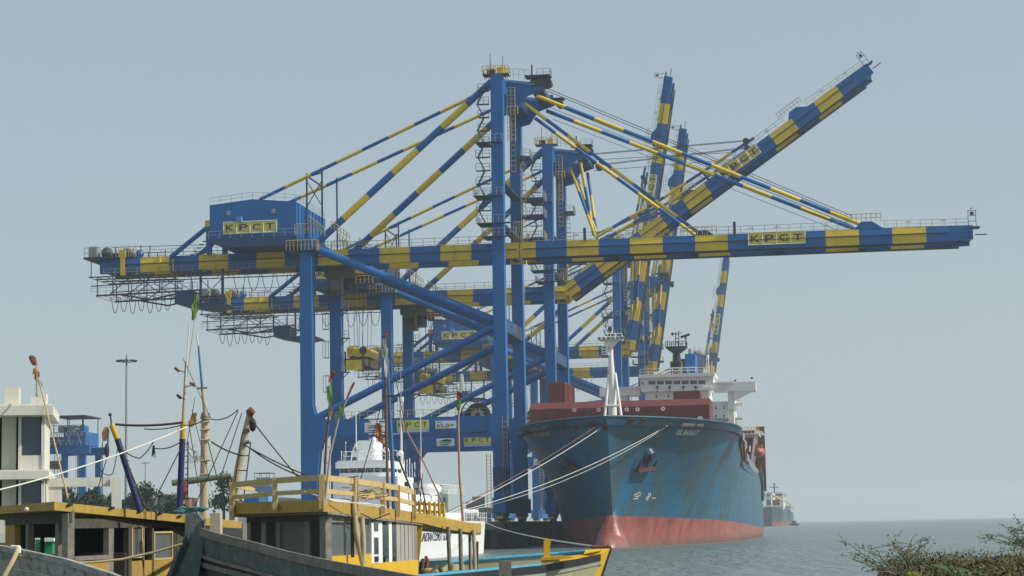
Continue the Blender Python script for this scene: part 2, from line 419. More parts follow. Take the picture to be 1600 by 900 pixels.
    mb.build('vent', house)
    MB().box(-39.2, -38.4, -.7, -.01, 49.4, 50.1, LBLUE).build('air_conditioner', house)
    mb = MB(); kpct_panel(mb, (-41.36, -.16, 47.66), (8.27, 0, 0), (0, 0, 1.75), SIGNY); frame_lines(mb, (-41.36, -.16, 47.66), (8.27, 0, 0), (0, 0, 1.75), SIGNW, .06)
    sg = mb.build('sign', house)
    mb = MB(); kpct_letters(mb, (-41.36, -.16, 47.66), (8.27, 0, 0), (0, 0, 1.75)); mb.build('lettering', sg)
    mb = MB()
    for k in range(8): mb.box(-30.1, -29.98, 1 + 2.2 * k, 1.25 + 2.2 * k, 47.2, 52.0, DBLUE)
    mb.build('wall_ribs', house)
    # rear stay frames
    for yy in (5.2, 13.8):
        mb = MB()
        mb.bar((-45.2, yy, 45.4), (-45.2, yy, 50.1), .75, .75, BLUE)
        mb.tube((-45.2, yy, 49.8), (-51.3, yy, 45.2), .38, BLUE, 8)
        mb.tube((-45.2, yy, 49.0), (-41.5, yy, 46.6), .3, BLUE, 8)
        mb.box(-45.7, -44.7, yy - .5, yy + .5, 49.6, 50.6, YEL)
        mb.build('rear_stay_frame', root)
    mb = MB()
    mb.box(-45.5, -44.9, 5.5, 13.5, 49.4, 50.0, BLUE)
    mb.path([(-44.5, 5, 45.6), (-47.5, 5, 45.6)], .05, DARK)
    for k in range(7): mb.box(-48.4 + k * .5, -47.9 + k * .5, 5.6, 6.4, 45.5 + k * .5, 45.6 + k * .5, BROWN)
    mb.build('rear_cross_tie', root)
    for yt, yb, f in ((3.2, 5.2, 'b'), (15.8, 13.8, 'b')):
        MB().bands((-.3, yt, 68.9), (-45.2, yb, 50.1), .27, 11, f).build('back_stay', root)
    mb = MB()
    for u in (-29.6, -27.2):
        for yy in (4.6, 14.4): mb.bar((u, yy, 45.4), (u, yy, 57.2 + (u + 29.6) * .35), .22, .22, DBLUE)
    mb.bar((-29.6, 4.6, 52), (-27.2, 4.6, 56), .12, .12, DBLUE); mb.bar((-27.2, 4.6, 52), (-29.6, 4.6, 56), .12, .12, DBLUE)
    mb.bar((-29.6, 4.6, 56.6), (-27.2, 4.6, 57.2), .15, .15, DBLUE); mb.bar((-29.6, 4.6, 56.8), (-29.6, 14.4, 56.8), .2, .2, DBLUE)
    mb.build('stay_support', root)
    # apex
    mb = MB()
    for yy in (3.4, 15.6):
        mb.prism([(1.4, 69.9), (5.2, 69.35), (7.2, 69.9), (7.4, 68.2), (4.8, 67.3), (3.5, 65.4), (1.4, 64.9)], yy - .35, yy + .35, BLUE)
        mb.bar((1.5, yy - .4, 69.7), (6, yy - .4, 68.9), .12, .3, LBLUE)
    mb.box(1.2, 3.2, 3.6, 15.4, 66.4, 68.4, DBLUE); mb.box(5.4, 7.2, 3.6, 15.4, 68.0, 68.8, DBLUE)
    mb.box(4.6, 8.4, 2.6, 5.0, 70.1, 70.3, DARK); mb.box(5.4, 8.0, 3, 5, 68.5, 69.7, DARK); mb.box(6.0, 9.0, 14.6, 16.4, 69.0, 69.2, DARK)
    mb.tube((8, 3, 69.2), (8, 5, 69.2), .6, DARK, 10); mb.tube((8.3, 14.6, 68.3), (8.3, 16.4, 68.3), .6, DARK, 10)
    mb.tube((5.6, 3.4, 70.2), (5.6, 3.4, 72.0), .13, DARK); mb.tube((-.2, 0, 69.9), (-.2, 0, 73.2), .05, DARK); mb.tube((1.4, 2, 69.9), (1.4, 2, 73.2), .05, DARK)
    apex = mb.build('apex_frame', root)
    mb = MB()
    rr = random.Random(int(v0))
    for z, yy in ((70.0, -.9), (70.0, 17.5)):
        mb.box(-1.3, 2.6, yy, yy + 2.2, z - .1, z, DARK)
        mb.rail([(-1.3, yy, z), (2.6, yy, z), (2.6, yy + 2.2, z), (-1.3, yy + 2.2, z), (-1.3, yy, z)], RAILY, h=1.2, step=.9, r=.04)
        for k in range(16):
            x = rr.uniform(-1.2, 2.6); z0 = z + rr.uniform(-1.2, .3); mb.bar((x, yy + rr.uniform(0, 2), z0), (x, yy + rr.uniform(0, 2), z0 + rr.uniform(.8, 2.1)), .09, .09, RAILY)
        mb.box(-.6, .4, yy + .3, yy + 1.3, z, z + .8, BROWN); mb.box(.9, 1.9, yy + .2, yy + 1.4, z, z + 1.0, YEL)
    mb.rail([(2.8, 3.0, 69.9), (5.4, 3.0, 69.5)], RAILG, step=1, h=1.6); mb.rail([(6.4, 3, 70.2), (8.4, 3, 70.2), (8.4, 5, 70.2)], RAILG, step=.9)
    mb.rail([(1.9, 1.4, 64.2), (3.6, 1.4, 64.2)], RAILY, h=1.2, step=.5, r=.05)
    for z in (60.0, 61.2, 62.4, 63.6, 64.8, 66.0, 67.2): mb.rail([(2.0, 1.5, z), (3.2, 1.5, z)], RAILY, h=1.1, step=.6, r=.045)
    mb.build('apex_railing', apex)
    for (u, yy, z0, z1) in ((2.4, 4.5, 56, 66), (3.0, 10, 46, 58), (1.2, -1.3, 7, 19)):
        mb = MB()                                          # caged ladders between the waterside legs
        for q in (-.35, .35): mb.bar((u + q, yy, z0), (u + q, yy, z1), .07, .07, RAILY)
        z = z0
        while z < z1:
            mb.path([(u - .35, yy, z), (u - .35, yy - .6, z), (u + .35, yy - .6, z), (u + .35, yy, z), (u - .35, yy, z)], .035, RAILY); z += .8
        mb.build('caged_ladder', root)
    for z, u0, u1 in ((59.6, -2.4, 1.6), (51.6, -2.8, 1.5), (47.5, -2.4, 2.6), (45.5, -1.6, 3.4)):
        mb = MB(); mb.box(u0, u1, -1.9, -.95, z - .12, z, DARK); mb.box(u0, -.4, -.95, 2.5, z - .12, z, DARK)
        mb.rail([(u0, 2.4, z), (u0, -1.85, z), (u1, -1.85, z)], RAILG, step=.9); mb.build('leg_platform', root)
    for z in (60.6, 54.0, 51.3, 47.6):
        ue = 5.2 if z < 55 else 3.2
        mb = MB().box(1.75, ue, LEGV - 2.2, LEGV + 1.6, z - .35, z, DBLUE); mb.rail([(1.75, LEGV - 2.2, z), (ue, LEGV - 2.2, z), (ue, LEGV + 1.5, z)], RAILY if z < 50 else RAILG, step=.8)
        mb.box(.2, 1.6, .95, LEGV - .95, z - .3, z - .1, DARK) if z in (54.0, 47.6) else None
        if z == 51.3: mb.bar((1.9, LEGV - 1, 49.5), (4.9, LEGV - 1, 51.0), .2, .2, DBLUE)
        mb.build('leg_platform', root)
    mb = MB(); mb.bar((2.2, LEGV - 2, 45.6), (4, 8, 47), .2, .2, YEL)
    mb.rail([(2.0, 6, 45.5), (3.4, 6, 45.5)], RAILY, h=1.6, step=.35, r=.05); mb.rail([(2.0, 6, 47.2), (3.2, 6, 47.2)], RAILY, h=1.4, step=.35, r=.05); mb.rail([(1.8, 12, 58.2), (3.0, 12, 58.2)], BROWN, h=1.6, step=.3, r=.06)
    mb.build('stair_rail', root)
    mb = MB()                                              # zigzag stair on the landward side of the near waterside leg
    z = 47.5; side = 0
    while z < 66:
        u0, u1 = (-2.2, -1.2) if side else (-1.2, -2.2)
        z2 = z + 2.0
        for yy in (-.9, -.2): mb.bar((u0, yy, z), (u1, yy, z2), .06, .12, DBLUE)
        for k in range(6): mb.box(u0 + (u1 - u0) * k / 6 - .1, u0 + (u1 - u0) * k / 6 + .1, -.9, -.2, z + 2.0 * k / 6, z + 2.0 * k / 6 + .05, DARK)
        mb.box(-2.5 if z2 < 58 else -2.0, -.4, -1, -.1, z2 - .06, z2, DARK)
        mb.rail([(-2.5 if z2 < 58 else -2.0, -1, z2), (-.4, -1, z2)], DARK, h=1.0, step=1.0, r=.035)
        z = z2; side = 1 - side
    mb.build('stairway', root)
    for v in (-1.9, LEGV - 1.9):
        mb = MB()
        mb.box(-31.2, -26.6, v, v + 3.8, 44.4, 44.5, DARK)
        mb.rail([(-31.2, v, 44.5), (-26.6, v, 44.5), (-26.6, v + 3.8, 44.5)], RAILY, h=1.5, step=.6, r=.05)
        mb.rail([(-30, v + .5, 47), (-26.4, v + .5, 47)], RAILY, h=1.5, step=.5, r=.05)
        mb.rail([(-28, v + .5, 48.6), (-25.4, v + .5, 46.5)], RAILY, h=1.2, step=.6, r=.05)
        mb.rail([(-24.4, v + .5, 47.6), (-21.6, v + .5, 45.5)], RAILY, h=1.2, step=.6, r=.05)
        mb.build('leg_top_platform', root)
    for z in (34.5, 30.0, 24.6, 13.4, 9.0):
        mb = MB(); u = -29.5; mb.box(u - .9, u, LEGV - 1.6, LEGV - .9, z - .08, z, DARK); mb.box(u - .9, u, LEGV - 1.6, LEGV - .9, z + 2.5, z + 2.56, DARK)
        for a in (u - .9, u - .45, u): mb.bar((a, LEGV - 1.6, z), (a, LEGV - 1.6, z + 2.5), .06, .06, DARK)
        mb.box(-27.6, -26.4, LEGV - .9, LEGV + .4, z + 3.0, z + 3.1, DARK); mb.rail([(-27.6, LEGV - .8, z + 3.1), (-26.4, LEGV - .8, z + 3.1)], RAILG, r=.04, step=.6)
        mb.bar((-27.6, LEGV - .8, z + 2.0), (-26.4, LEGV - .8, z + 3.0), .12, .12, DARK)
        mb.build('ladder_cage', root)
    # trolley, cab, ropes, headblock
    mb = MB()
    mb.box(-27.5, -20.2, 6.6, 12.4, 41.4, 43.0, DARK); mb.box(-26.6, -22.4, 5.4, 13.6, 40.9, 42.4, BROWN); mb.box(-27, -23.6, 7, 12, 39.4, 41.4, DARK)
    mb.box(-22.2, -19.6, 5.2, 7, 40.0, 40.15, DARK); mb.rail([(-22.2, 5.2, 40.1), (-19.6, 5.2, 40.1)], RAILY, r=.05, step=.6)
    mb.box(-22.6, -20.4, 5.6, 6.6, 41.6, 42.7, YEL)
    tr = mb.build('trolley', root)
    mb = MB().box(-26.3, -24.3, 5.0, 7.4, 38.4, 41.0, BROWN).box(-26.0, -24.6, 4.96, 5.1, 39.2, 40.6, GLASS); mb.build('operator_cab', tr)
    mb = MB()
    for u in (-24.0, -22.9, -21.9, -21.2):
        for yy in (6.5, 12.5): mb.tube((u, yy, 41), (u * .7 - 6.8, yy, 30.4), .035, CABLE, 4)
    mb.build('hoist_ropes', tr)
    mb = MB()
    mb.box(-23.8, -20.6, 5.6, 13.4, 28.9, 30.2, YEL); mb.tube((-23.2, 5.6, 30.0), (-23.2, 13.4, 30.0), .7, YEL); mb.tube((-21.3, 5.5, 29.9), (-21.3, 13.4, 29.9), .6, DARK)
    mb.box(-23.9, -20.7, 4.0, 15.0, 27.5, 28.6, BROWN); mb.box(-23.7, -20.9, 3.4, 4, 26.8, 28.3, YEL); mb.box(-23.0, -22.2, 4.4, 14, 28.5, 29.0, DARK)
    for u in (-23.6, -20.9): mb.box(u - .12, u + .12, 3.4, 3.7, 26.4, 29.6, DARK)
    mb.build('spreader', tr)
    # boom
    t = R(ang)
    H = Vector((2.9, 0, 44.2))
    MR = Matrix.Translation(H) @ Matrix.Rotation(-t, 4, 'Y') @ Matrix.Translation(-H)
    for yc in (6, 13):
        mb = MB(MR)
        for a, b, c in zip(BBN, BBN[1:], BBNM):
            mm = BLUE if c == 'b' else YEL
            if b > 65:
                sec0 = [(yc + p, q) for p, q in CS]; sec1 = [(yc + p, 43.3 + (q - 43.08) * .88) for p, q in CS]
                vs = [(a, p, q) for p, q in sec0] + [(b - .5, p, q) for p, q in sec1]
                mb.add(vs, [tuple(range(6)), tuple(range(11, 5, -1))] + [(k, (k + 1) % 6, 6 + (k + 1) % 6, 6 + k) for k in range(6)], mm)
            else: girder(mb, a, b, yc, mm)
        side = -.62 if yc == 6 else .62
        mb.box(3.4, 66, yc + side - .1, yc + side + .1, 44.3, 44.42, DARK)
        mb.box(3.2, 68, yc - .3 - side * .9, yc + .3 - side * .9, 42.85, 43.06, DARK)
        mb.prism([(29.2, 45.4), (29.8, 46.2), (31, 46.2), (32, 45.4)], yc - .35, yc + .35, DBLUE)
        mb.prism([(52.6, 45.4), (53.6, 46.5), (55.2, 46.5), (56.8, 45.4)], yc - .4, yc + .4, BLUE)
        g = mb.build('boom_girder', root)
        mb = MB(MR); mb.rail([(4, yc - .4, 45.45), (52, yc - .4, 45.45)], RAILG if ang < 60 else RAILG); mb.rail([(57, yc - .4, 45.45), (69, yc - .4, 45.2)], RAILY)
        for u in (11, 19, 27, 37, 41, 48, 60, 65): mb.box(u, u + .9, yc - .42, yc - .38, 46.1, 46.3, SIGNW)
        mb.build('handrail', g)
        if yc == 6:
            mb = MB(MR)
            ax = MR.to_3x3() @ Vector((1, 0, 0)); az = MR.to_3x3() @ Vector((0, 0, 1)); o = MR @ Vector((37.08, 5.36, 43.62))
            mb = MB(); kpct_panel(mb, o, ax * 8.3, az * 1.85, SIGNY); frame_lines(mb, o, ax * 8.3, az * 1.85, SIGNW, .06)
            sg = mb.build('sign', g)
            mb = MB(); kpct_letters(mb, o, ax * 8.3, az * 1.85); mb.build('lettering', sg)
    for u in (5, 17, 29, 42, 54, 66.5): MB(MR).box(u - .4, u + .4, 6.5, 12.5, 43.3, 44.9, DBLUE).build('boom_tie', root)
    MB(MR).box(68.6, 69.6, 5.4, 13.6, 43.7, 45.0, BLUE).build('boom_tie', root)
    mb = MB(MR)
    mb.box(69.2, 70.6, 5, 7, 44.9, 45.1, DARK); mb.bar((69.9, 5.5, 43.9), (71.6, 5.5, 43.9), .15, .15, DARK)
    for q in (69.0, 70.1): mb.bar((q, 5.4, 45.0), (q, 5.4, 47.6), .08, .08, DARK)
    for q in (45.9, 46.7, 47.5): mb.bar((69.0, 5.4, q), (70.1, 5.4, q), .07, .07, DARK)
    mb.box(69.3, 69.8, 5.3, 5.6, 46.8, 47.3, DARK); mb.ball((69.5, 5.5, 47.8), .13, DARK)
    mb.build('boom_end_mast', root); mb = MB(MR)
    mb.box(12.6, 13.0, 5.2, 5.6, 45.4, 47.2, DARK); mb.box(34.9, 35.3, 5.2, 5.6, 45.4, 47.2, DARK)
    mb.rail([(51.5, 5.2, 46.4), (56.5, 5.2, 46.4)], RAILY, h=1.2, step=.7, r=.05)
    mb.rail([(27.5, 5.2, 45.5), (32.5, 5.2, 45.5)], RAILY, h=1.2, step=.7, r=.05)
    mb.build('boom_railing', root)
    # fore stays
    def P(u, y, z): return MR @ Vector((u, y, z))
    for yt, yc, f in ((3.8, 6, 'y'), (15.2, 13, 'b')):
        T1 = Vector((6.2, yt, 67.3)); B1 = P(53.5, yc, 46.2); T2 = Vector((4.4, yt, 66.2)); B2 = P(29.8, yc, 45.8)
        if ang < 5:
            MB().bands(T1, B1, .3, 11, f).build('outer_fore_stay', root)
            MB().bands(T2, B2, .27, 8, f).build('inner_fore_stay', root)
            mb = MB()
            for dz in (.7, 1.1): mb.tube(T1 + Vector((1.6, 0, dz)), B1 + Vector((-1, 0, dz + .1)), .05, CABLE, 4)
            mb.tube(T1 + Vector((1, 0, -1.4)), B1 + Vector((-3, 0, .1)), .035, CABLE, 4)
            mb.build('boom_ropes', root)
        else:
            if ang < 60:
                K = Vector((8.0, yc, 54.3)); K2 = Vector((8.4, yc - .4, 53.9))
                pin = P(27, yc, 47.6)
                mids = P(46, yc, 46.6)
            else:
                K = Vector((4.6, yc, 51.5)); K2 = Vector((3.6, yc, 49.5)); pin = P(29, yc, 47.5); mids = P(47, yc, 46.8)
            MB().bands(T1, K, .27, 3, f).bands(K2, pin, .3, 4, f).bands(pin, mids, .28, 4, 'y').build('outer_fore_stay', root)
            MB().bands(T2, K2, .24, 3, 'y').bands(K, B2, .24, 4, 'b').build('inner_fore_stay', root)
            mb = MB()
            E1 = P(44.5, yc, 47.2)
            for q in (0, .9): mb.tube(T1 + Vector((1.6, q, 1.4)), E1 + Vector((0, q, 0)), .055, CABLE, 4)
            mb.tube(T1 + Vector((1, 0, .3)), P(42, yc, 46.4), .05, CABLE, 4)
            mb.build('boom_ropes', root)
            mb = MB(); mb.tube(P(44.5, yc - .5, 47.0), P(44.5, yc + .9, 47.0), .55, DARK, 10); mb.build('rope_sheave', root)
    # portal signs
    mb = MB(); o = (-14.94, -.74, 17.05); kpct_panel(mb, (o[0], o[1], 17.45), (4.75, 0, 0), (0, 0, 1.35), SIGNYG)
    mb.box(o[0], o[0] + 4.75, -.74, -.62, 17.0, 17.43, SIGNB)
    sg = mb.build('sign', root)
    mb = MB(); kpct_letters(mb, (o[0], o[1], 17.45), (4.75, 0, 0), (0, 0, 1.35)); mb.text('KRISHNAPATNAM PORT', (o[0] + .2, -.76, 17.08), (4.3, 0, 0), (0, 0, .26), SIGNW); mb.build('lettering', sg)
    mb = MB().box(-9.18, -6.15, -.74, -.62, 17.45, 18.6, SIGNW); sg = mb.build('sign', root)
    mb = MB().text('65.0', (-9.0, -.76, 17.6), (1.9, 0, 0), (0, 0, .55), INK).text('MT', (-6.95, -.76, 17.8), (.6, 0, 0), (0, 0, .3), INK).text('SWL', (-9.0, -.76, 18.28), (.8, 0, 0), (0, 0, .2), INK)
    mb.build('lettering', sg)
    mb = MB().box(-19.8, -16.7, -.74, -.62, 17.2, 18.6, SIGNW); sg = mb.build('sign', root)
    mb = MB(); mb.prism([(-19.4, 18.1), (-18.2, 18.4), (-17.0, 18.3), (-17.1, 18.05), (-18.4, 18.0)], -.77, -.75, INK)
    mb.prism([(-19.3, 17.9), (-17.1, 18.0), (-17.2, 17.75), (-19.1, 17.7)], -.77, -.75, mat('sign_green', (.05, .35, .25)))
    mb.prism([(-19.3, 17.5), (-17.3, 17.6), (-17.9, 17.35), (-18.9, 17.35)], -.77, -.75, BLUE); mb.build('emblem', sg)
    mb = MB().rail([(-25.4, -.4, 19.2), (-1.4, -.4, 19.2)], RAILY, step=1.2); mb.build('handrail', root)
    # cable reel
    mb = MB(); cx, cz, yy = -3.0, 19.3, .3
    for k in range(24):
        a = math.pi * 2 * k / 24; b = math.pi * 2 * (k + 1) / 24
        for q in (yy - .3, yy + .3): mb.tube((cx + 2.55 * math.cos(a), q, cz + 2.55 * math.sin(a)), (cx + 2.55 * math.cos(b), q, cz + 2.55 * math.sin(b)), .05, DARK, 4)
        mb.tube((cx, yy - .3, cz), (cx + 2.55 * math.cos(a), yy - .3, cz + 2.55 * math.sin(a)), .035, DARK, 4)
    mb.tube((cx, yy - .25, cz), (cx, yy + .25, cz), 1.85, BLACK, 20)
    for k in range(16):
        a = math.pi * 2 * k / 16; mb.bar((cx + .4 * math.cos(a), yy - .36, cz + .4 * math.sin(a)), (cx + 1.0 * math.cos(a), yy - .36, cz + 1.0 * math.sin(a)), .04, .13, SIGNW)
    mb.tube((cx, yy - .5, cz), (cx, yy - .25, cz), .4, BROWN, 12)
    mb.build('cable_reel', root)
    mb = MB().box(-1.0, .2, -1.9, -.92, 10.6, 13.4, DBLUE).box(-2.2, -.5, -1.6, -1.2, 5, 13.6, YEL) if False else MB().box(-.6, 1.4, -1.95, -.92, 8.6, 11.6, DBLUE)
    for q in (-1.6, -1.0): mb.bar((q, -1.3, 5), (q, -1.3, 13.6), .1, .1, YEL)
    for k in range(17): mb.bar((-1.6, -1.3, 5.2 + k * .5), (-1.0, -1.3, 5.2 + k * .5), .06, .06, YEL)
    mb.build('access_ladder', root)
    return root

build_crane(0, 0, 'nearest blue and yellow quay crane with its boom lowered over the ship bow')
build_crane(58, 34.6, 'second blue and yellow quay crane, boom half raised at a slant')
build_crane(183, 80.3, 'third quay crane, its tall near-vertical boom reaching highest of the upright booms', False)
build_crane(250, 81.0, 'fourth quay crane, shorter upright boom just right of the tallest upright one', False)
build_crane(520, 81.0, 'farthest hazy quay crane whose small upright boom stands behind the ship bridge', False)
#%%PART2
# ------------------------------------------------------------------ container ship
def up(px, py, v):                                 # (u, z) on the plane v of the port frame
    d = fwd + cright * ((px - 800) / F) + cup * ((450 - py) / F)
    t = (W0.dot(PV) + v) / d.dot(PV)
    p = Vector((0, 0, CAMH)) + d * t
    return (p - W0).dot(PU), p.z
def pb(mb, x0, x1, yt, yb, v0, v1, m):
    u0, z1 = up(x0, yt, v0); u1, z0 = up(x1, yb, v0)
    return mb.box(u0, u1, v0, v1, z0, z1, m)
def table(tb, x):
    if x <= tb[0][0]: return tb[0][1]
    for (a, b), (c, d) in zip(tb, tb[1:]):
        if x <= c:
            k = (x - a) / (c - a); return b + (d - b) * k
    return tb[-1][1]

def hull_material(name, boot0, slope, paint, red, streaks=True):
    m = bpy.data.materials.new(name); m.use_nodes = True; t = m.node_tree; b = t.nodes['Principled BSDF']
    b.inputs['Roughness'].default_value = .42
    N = t.nodes.new; L = t.links.new
    tc = N('ShaderNodeTexCoord'); sp = N('ShaderNodeSeparateXYZ'); L(tc.outputs['Object'], sp.inputs[0])
    def noise(scale, mscale=(1, 1, 1), det=7, rgh=.65, rot=(0, 0, 0)):
        mp = N('ShaderNodeMapping'); mp.inputs['Scale'].default_value = mscale; mp.inputs['Rotation'].default_value = rot
        n = N('ShaderNodeTexNoise'); n.inputs['Scale'].default_value = scale; n.inputs['Detail'].default_value = det; n.inputs['Roughness'].default_value = rgh
        L(tc.outputs['Object'], mp.inputs[0]); L(mp.outputs[0], n.inputs['Vector']); return n.outputs[0]
    def rng(src, a, b_, c, d):
        r = N('ShaderNodeMapRange'); r.inputs[1].default_value = a; r.inputs[2].default_value = b_; r.inputs[3].default_value = c; r.inputs[4].default_value = d
        L(src, r.inputs[0]); return r.outputs[0]
    def mix(fac, a, b_):
        x = N('ShaderNodeMix'); x.data_type = 'RGBA'
        for s, i in ((a, 6), (b_, 7)):
            if isinstance(s, tuple): x.inputs[i].default_value = (*s, 1)
            else: L(s, x.inputs[i])
        L(fac, x.inputs[0]); return x.outputs[2]
    big = noise(.12); fine = noise(1.3)
    pc = mix(big, tuple(c * .75 for c in paint), tuple(c * 1.25 for c in paint))
    pc = mix(rng(fine, .55, .75, 0, .35), pc, tuple(c * .55 for c in paint))
    if streaks:
        st = noise(1, (.35, .35, .035), rot=(R(24), 0, 0)); pc = mix(rng(st, .47, .60, 0, .65), pc, (.030, .055, .055))
        st2 = noise(1, (.9, .9, .06), rot=(R(30), 0, 0)); pc = mix(rng(st2, .55, .65, 0, .55), pc, (.10, .055, .03))
        st3 = noise(1, (.16, .16, .02), rot=(R(26), 0, 0)); pc = mix(rng(st3, .46, .58, 0, .45), pc, (.05, .10, .10))
        cx_ = N('ShaderNodeCombineXYZ'); L(sp.outputs['Y'], cx_.inputs[0]); L(sp.outputs['Z'], cx_.inputs[1])
        bk = N('ShaderNodeTexBrick'); L(cx_.outputs[0], bk.inputs['Vector']); bk.inputs['Scale'].default_value = 1; bk.inputs['Brick Width'].default_value = 7.5; bk.inputs['Row Height'].default_value = 2.1
        bk.inputs['Mortar Size'].default_value = .05; bk.inputs['Color1'].default_value = (0, 0, 0, 1); bk.inputs['Color2'].default_value = (.22, .22, .22, 1); bk.inputs['Mortar'].default_value = (1, 1, 1, 1)
        pc = mix(rng(bk.outputs['Color'], 0, 1, 0, .42), pc, (.02, .05, .07))
        rowp = noise(1, (.05, .05, 1.6)); pc = mix(rng(rowp, .5, .62, 0, .12), pc, (.02, .06, .08))
    rc = mix(fine, tuple(c * .7 for c in red), tuple(c * 1.3 for c in red))
    rc = mix(rng(noise(1, (.4, .4, .05)), .45, .6, 0, .6), rc, tuple(c * .4 for c in red)); rc = mix(rng(noise(.5), .5, .62, 0, .4), rc, (.30, .15, .11))
    rc = mix(rng(sp.outputs['Z'], 1.4, .1, 0, .55), rc, (.16, .12, .09))
    # boot top line: z > boot0 - slope*y
    a = N('ShaderNodeMath'); a.operation = 'MULTIPLY_ADD'; a.inputs[1].default_value = slope; L(sp.outputs['Y'], a.inputs[0]); L(sp.outputs['Z'], a.inputs[2])
    a2 = N('ShaderNodeMath'); a2.operation = 'MULTIPLY_ADD'; a2.inputs[1].default_value = .25; L(fine, a2.inputs[0]); L(a.outputs[0], a2.inputs[2])
    L(mix(rng(a2.outputs[0], boot0 + .1, boot0 + .2, 0, 1), rc, pc), b.inputs['Base Color'])
    bp = N('ShaderNodeBump'); bp.inputs['Strength'].default_value = .35; bp.inputs['Distance'].default_value = .3
    pl = noise(1, (.18, .18, .55), 2); L(pl, bp.inputs['Height']); L(bp.outputs[0], b.inputs['Normal'])
    return m

def hull_mesh(uc, dk, wl, stem, ystern, zd, zref, m, L_, ds, nz=12, p=1.7, M=None, z0=-2.0):
    mb = MB(M); rows = []
    for sgn in (1, -1):
        g = []
        for d in ds:
            rowl = []
            ya = stem(0) + (ystern - stem(0)) * d / L_
            for i in range(nz + 1):
                # iterate y for the stem rake
                y = ya
                for _ in range(2):
                    z = z0 + (zd(y) - z0) * i / nz
                    y = stem(z) + (ystern - stem(z)) * d / L_
                z = z0 + (zd(y) - z0) * i / nz
                f = max(0, z / zref) ** p
                h = table(wl, d) + (table(dk, d) - table(wl, d)) * f
                if z < 0: h *= 1 + z * .08
                rowl.append((uc + sgn * h, y, z))
            g.append(rowl)
        vs = [q for r_ in g for q in r_]; n = nz + 1
        fs = []
        for i in range(len(ds) - 1):
            for j in range(nz):
                q = (i * n + j, (i + 1) * n + j, (i + 1) * n + j + 1, i * n + j + 1)
                fs.append(q if sgn > 0 else q[::-1])
        mb.add(vs, fs, m, True); rows.append(g)
    # stem strip, stern transom
    S, P_ = rows
    for j in range(nz): mb.add([S[0][j], P_[0][j], P_[0][j + 1], S[0][j + 1]], [(3, 2, 1, 0)], m, True)
    for j in range(nz): mb.add([S[-1][j], P_[-1][j], P_[-1][j + 1], S[-1][j + 1]], [(0, 1, 2, 3)], m)
    return mb, rows

HULLM = hull_material('ship_hull_paint', 4.15, .018, (.008, .112, .225), (.34, .09, .065))
UC = 18.5
sroot = thing('container_ship', 'big teal blue container ship with rust streaked bow and red waterline moored at the quay', 'ship', port(UC, -22), -PA)
SM = Matrix.Translation((-UC, 22, 0))
dk = [(0, .25), (1, 1.5), (3, 4.3), (6, 7.4), (10, 10.6), (15, 13.3), (20, 14.9), (26, 15.9), (34, 16.3), (45, 16.4), (170, 16.4), (200, 14.5)]
wl = [(0, .2), (8, 2.4), (20, 6.6), (35, 10.6), (55, 13.2), (78, 14.8), (110, 16.0), (135, 16.4), (170, 16.0), (200, 10)]
zdt = [(-30, 17.25), (-10, 17.0), (21.5, 17.2), (22.5, 16.2), (32, 15.5), (44, 12.9), (95, 12.2), (165, 10.6), (180, 10.6)]
stemf = lambda z: -22.0 - 6.0 * (max(z, 0) / 17.4) ** 1.6
mb, rows = hull_mesh(UC, dk, wl, stemf, 178, lambda y: table(zdt, y), 17.4, HULLM, 200,
                     [0, .4, 1, 2, 3, 4.5, 6, 8, 10, 12.5, 15, 17.5, 20, 23, 26, 30, 34, 38, 42, 44.5, 46, 48, 52, 56, 62, 68, 76, 86, 100, 115, 135, 155, 172, 188, 200], 16, 1.7, SM)
mb.ball((UC, -22.5, -.5), 1.0, HULLM, 20, (2.3, 7.0, 2.6)); mb.limb([(UC, -21.2, 6), (UC, -22.2, 3.4), (UC, -23.2, 1.4), (UC, -23.5, -1)], [.3, .9, 1.9, 2.2], HULLM, 14)
hull = mb.build('hull', sroot)
bpy.context.view_layer.update()
Hv = [Vector(v) for v in mb.v]; HB = BVHTree.FromPolygons(Hv, mb.f)
SW = Matrix.Translation(port(UC, -22)) @ Matrix.Rotation(-PA, 4, 'Z'); SWI = SW.inverted()
def hull_hit(px, py):
    o = SWI @ Vector((0, 0, CAMH)); d = (SWI.to_3x3() @ (fwd + cright * ((px - 800) / F) + cup * ((450 - py) / F))).normalized()
    return HB.ray_cast(o, d)
def onto(p, n, off=.05):
    h = HB.ray_cast(p + n * 4, -n)
    return (h[0] + n * off) if h[0] is not None else p
def hull_text(s, c, m, shear, name='name_lettering', shapes=None):
    pts = [hull_hit(*q) for q in c]                # bottom-left, bottom-right, top-left, top-right
    if any(p[0] is None for p in pts): return
    a, b_, c2, d2 = [p[0] for p in pts]; n = pts[0][1].copy()
    for p in pts: n = n + (p[1] if p[1].dot(n) > 0 else -p[1])
    n.normalize()
    if n.y > 0: n = -n
    mb = MB()
    for part in (shapes or [text_geo(s)]):
        vs, fs = part
        out = []
        for x, y in vs:
            x = x + shear * (y - .5)
            p = a.lerp(b_, x).lerp(c2.lerp(d2, x), y) if 0 <= x <= 1 else (a + (b_ - a) * x) * (1 - y) + (c2 + (d2 - c2) * x) * y
            out.append(onto(p, n))
        mb.add(out, fs, m)
    return mb.build(name, sroot)
hull_text('SSL BHARAT', [(1056.5, 679), (1089, 680.5), (1058, 670.5), (1091, 672)], SIGNW, .1)
hull_text('एसएसएल  भारत', [(1065, 666), (1098, 667.5), (1066, 660.5), (1099, 662)], SIGNW, .06)
hull_text('SSL BHARAT', [(836, 682), (861, 680), (834, 676), (860, 673.5)], mat('grey_lettering', (.45, .45, .38)), -.1)  # port name in a duller grey than the starboard one
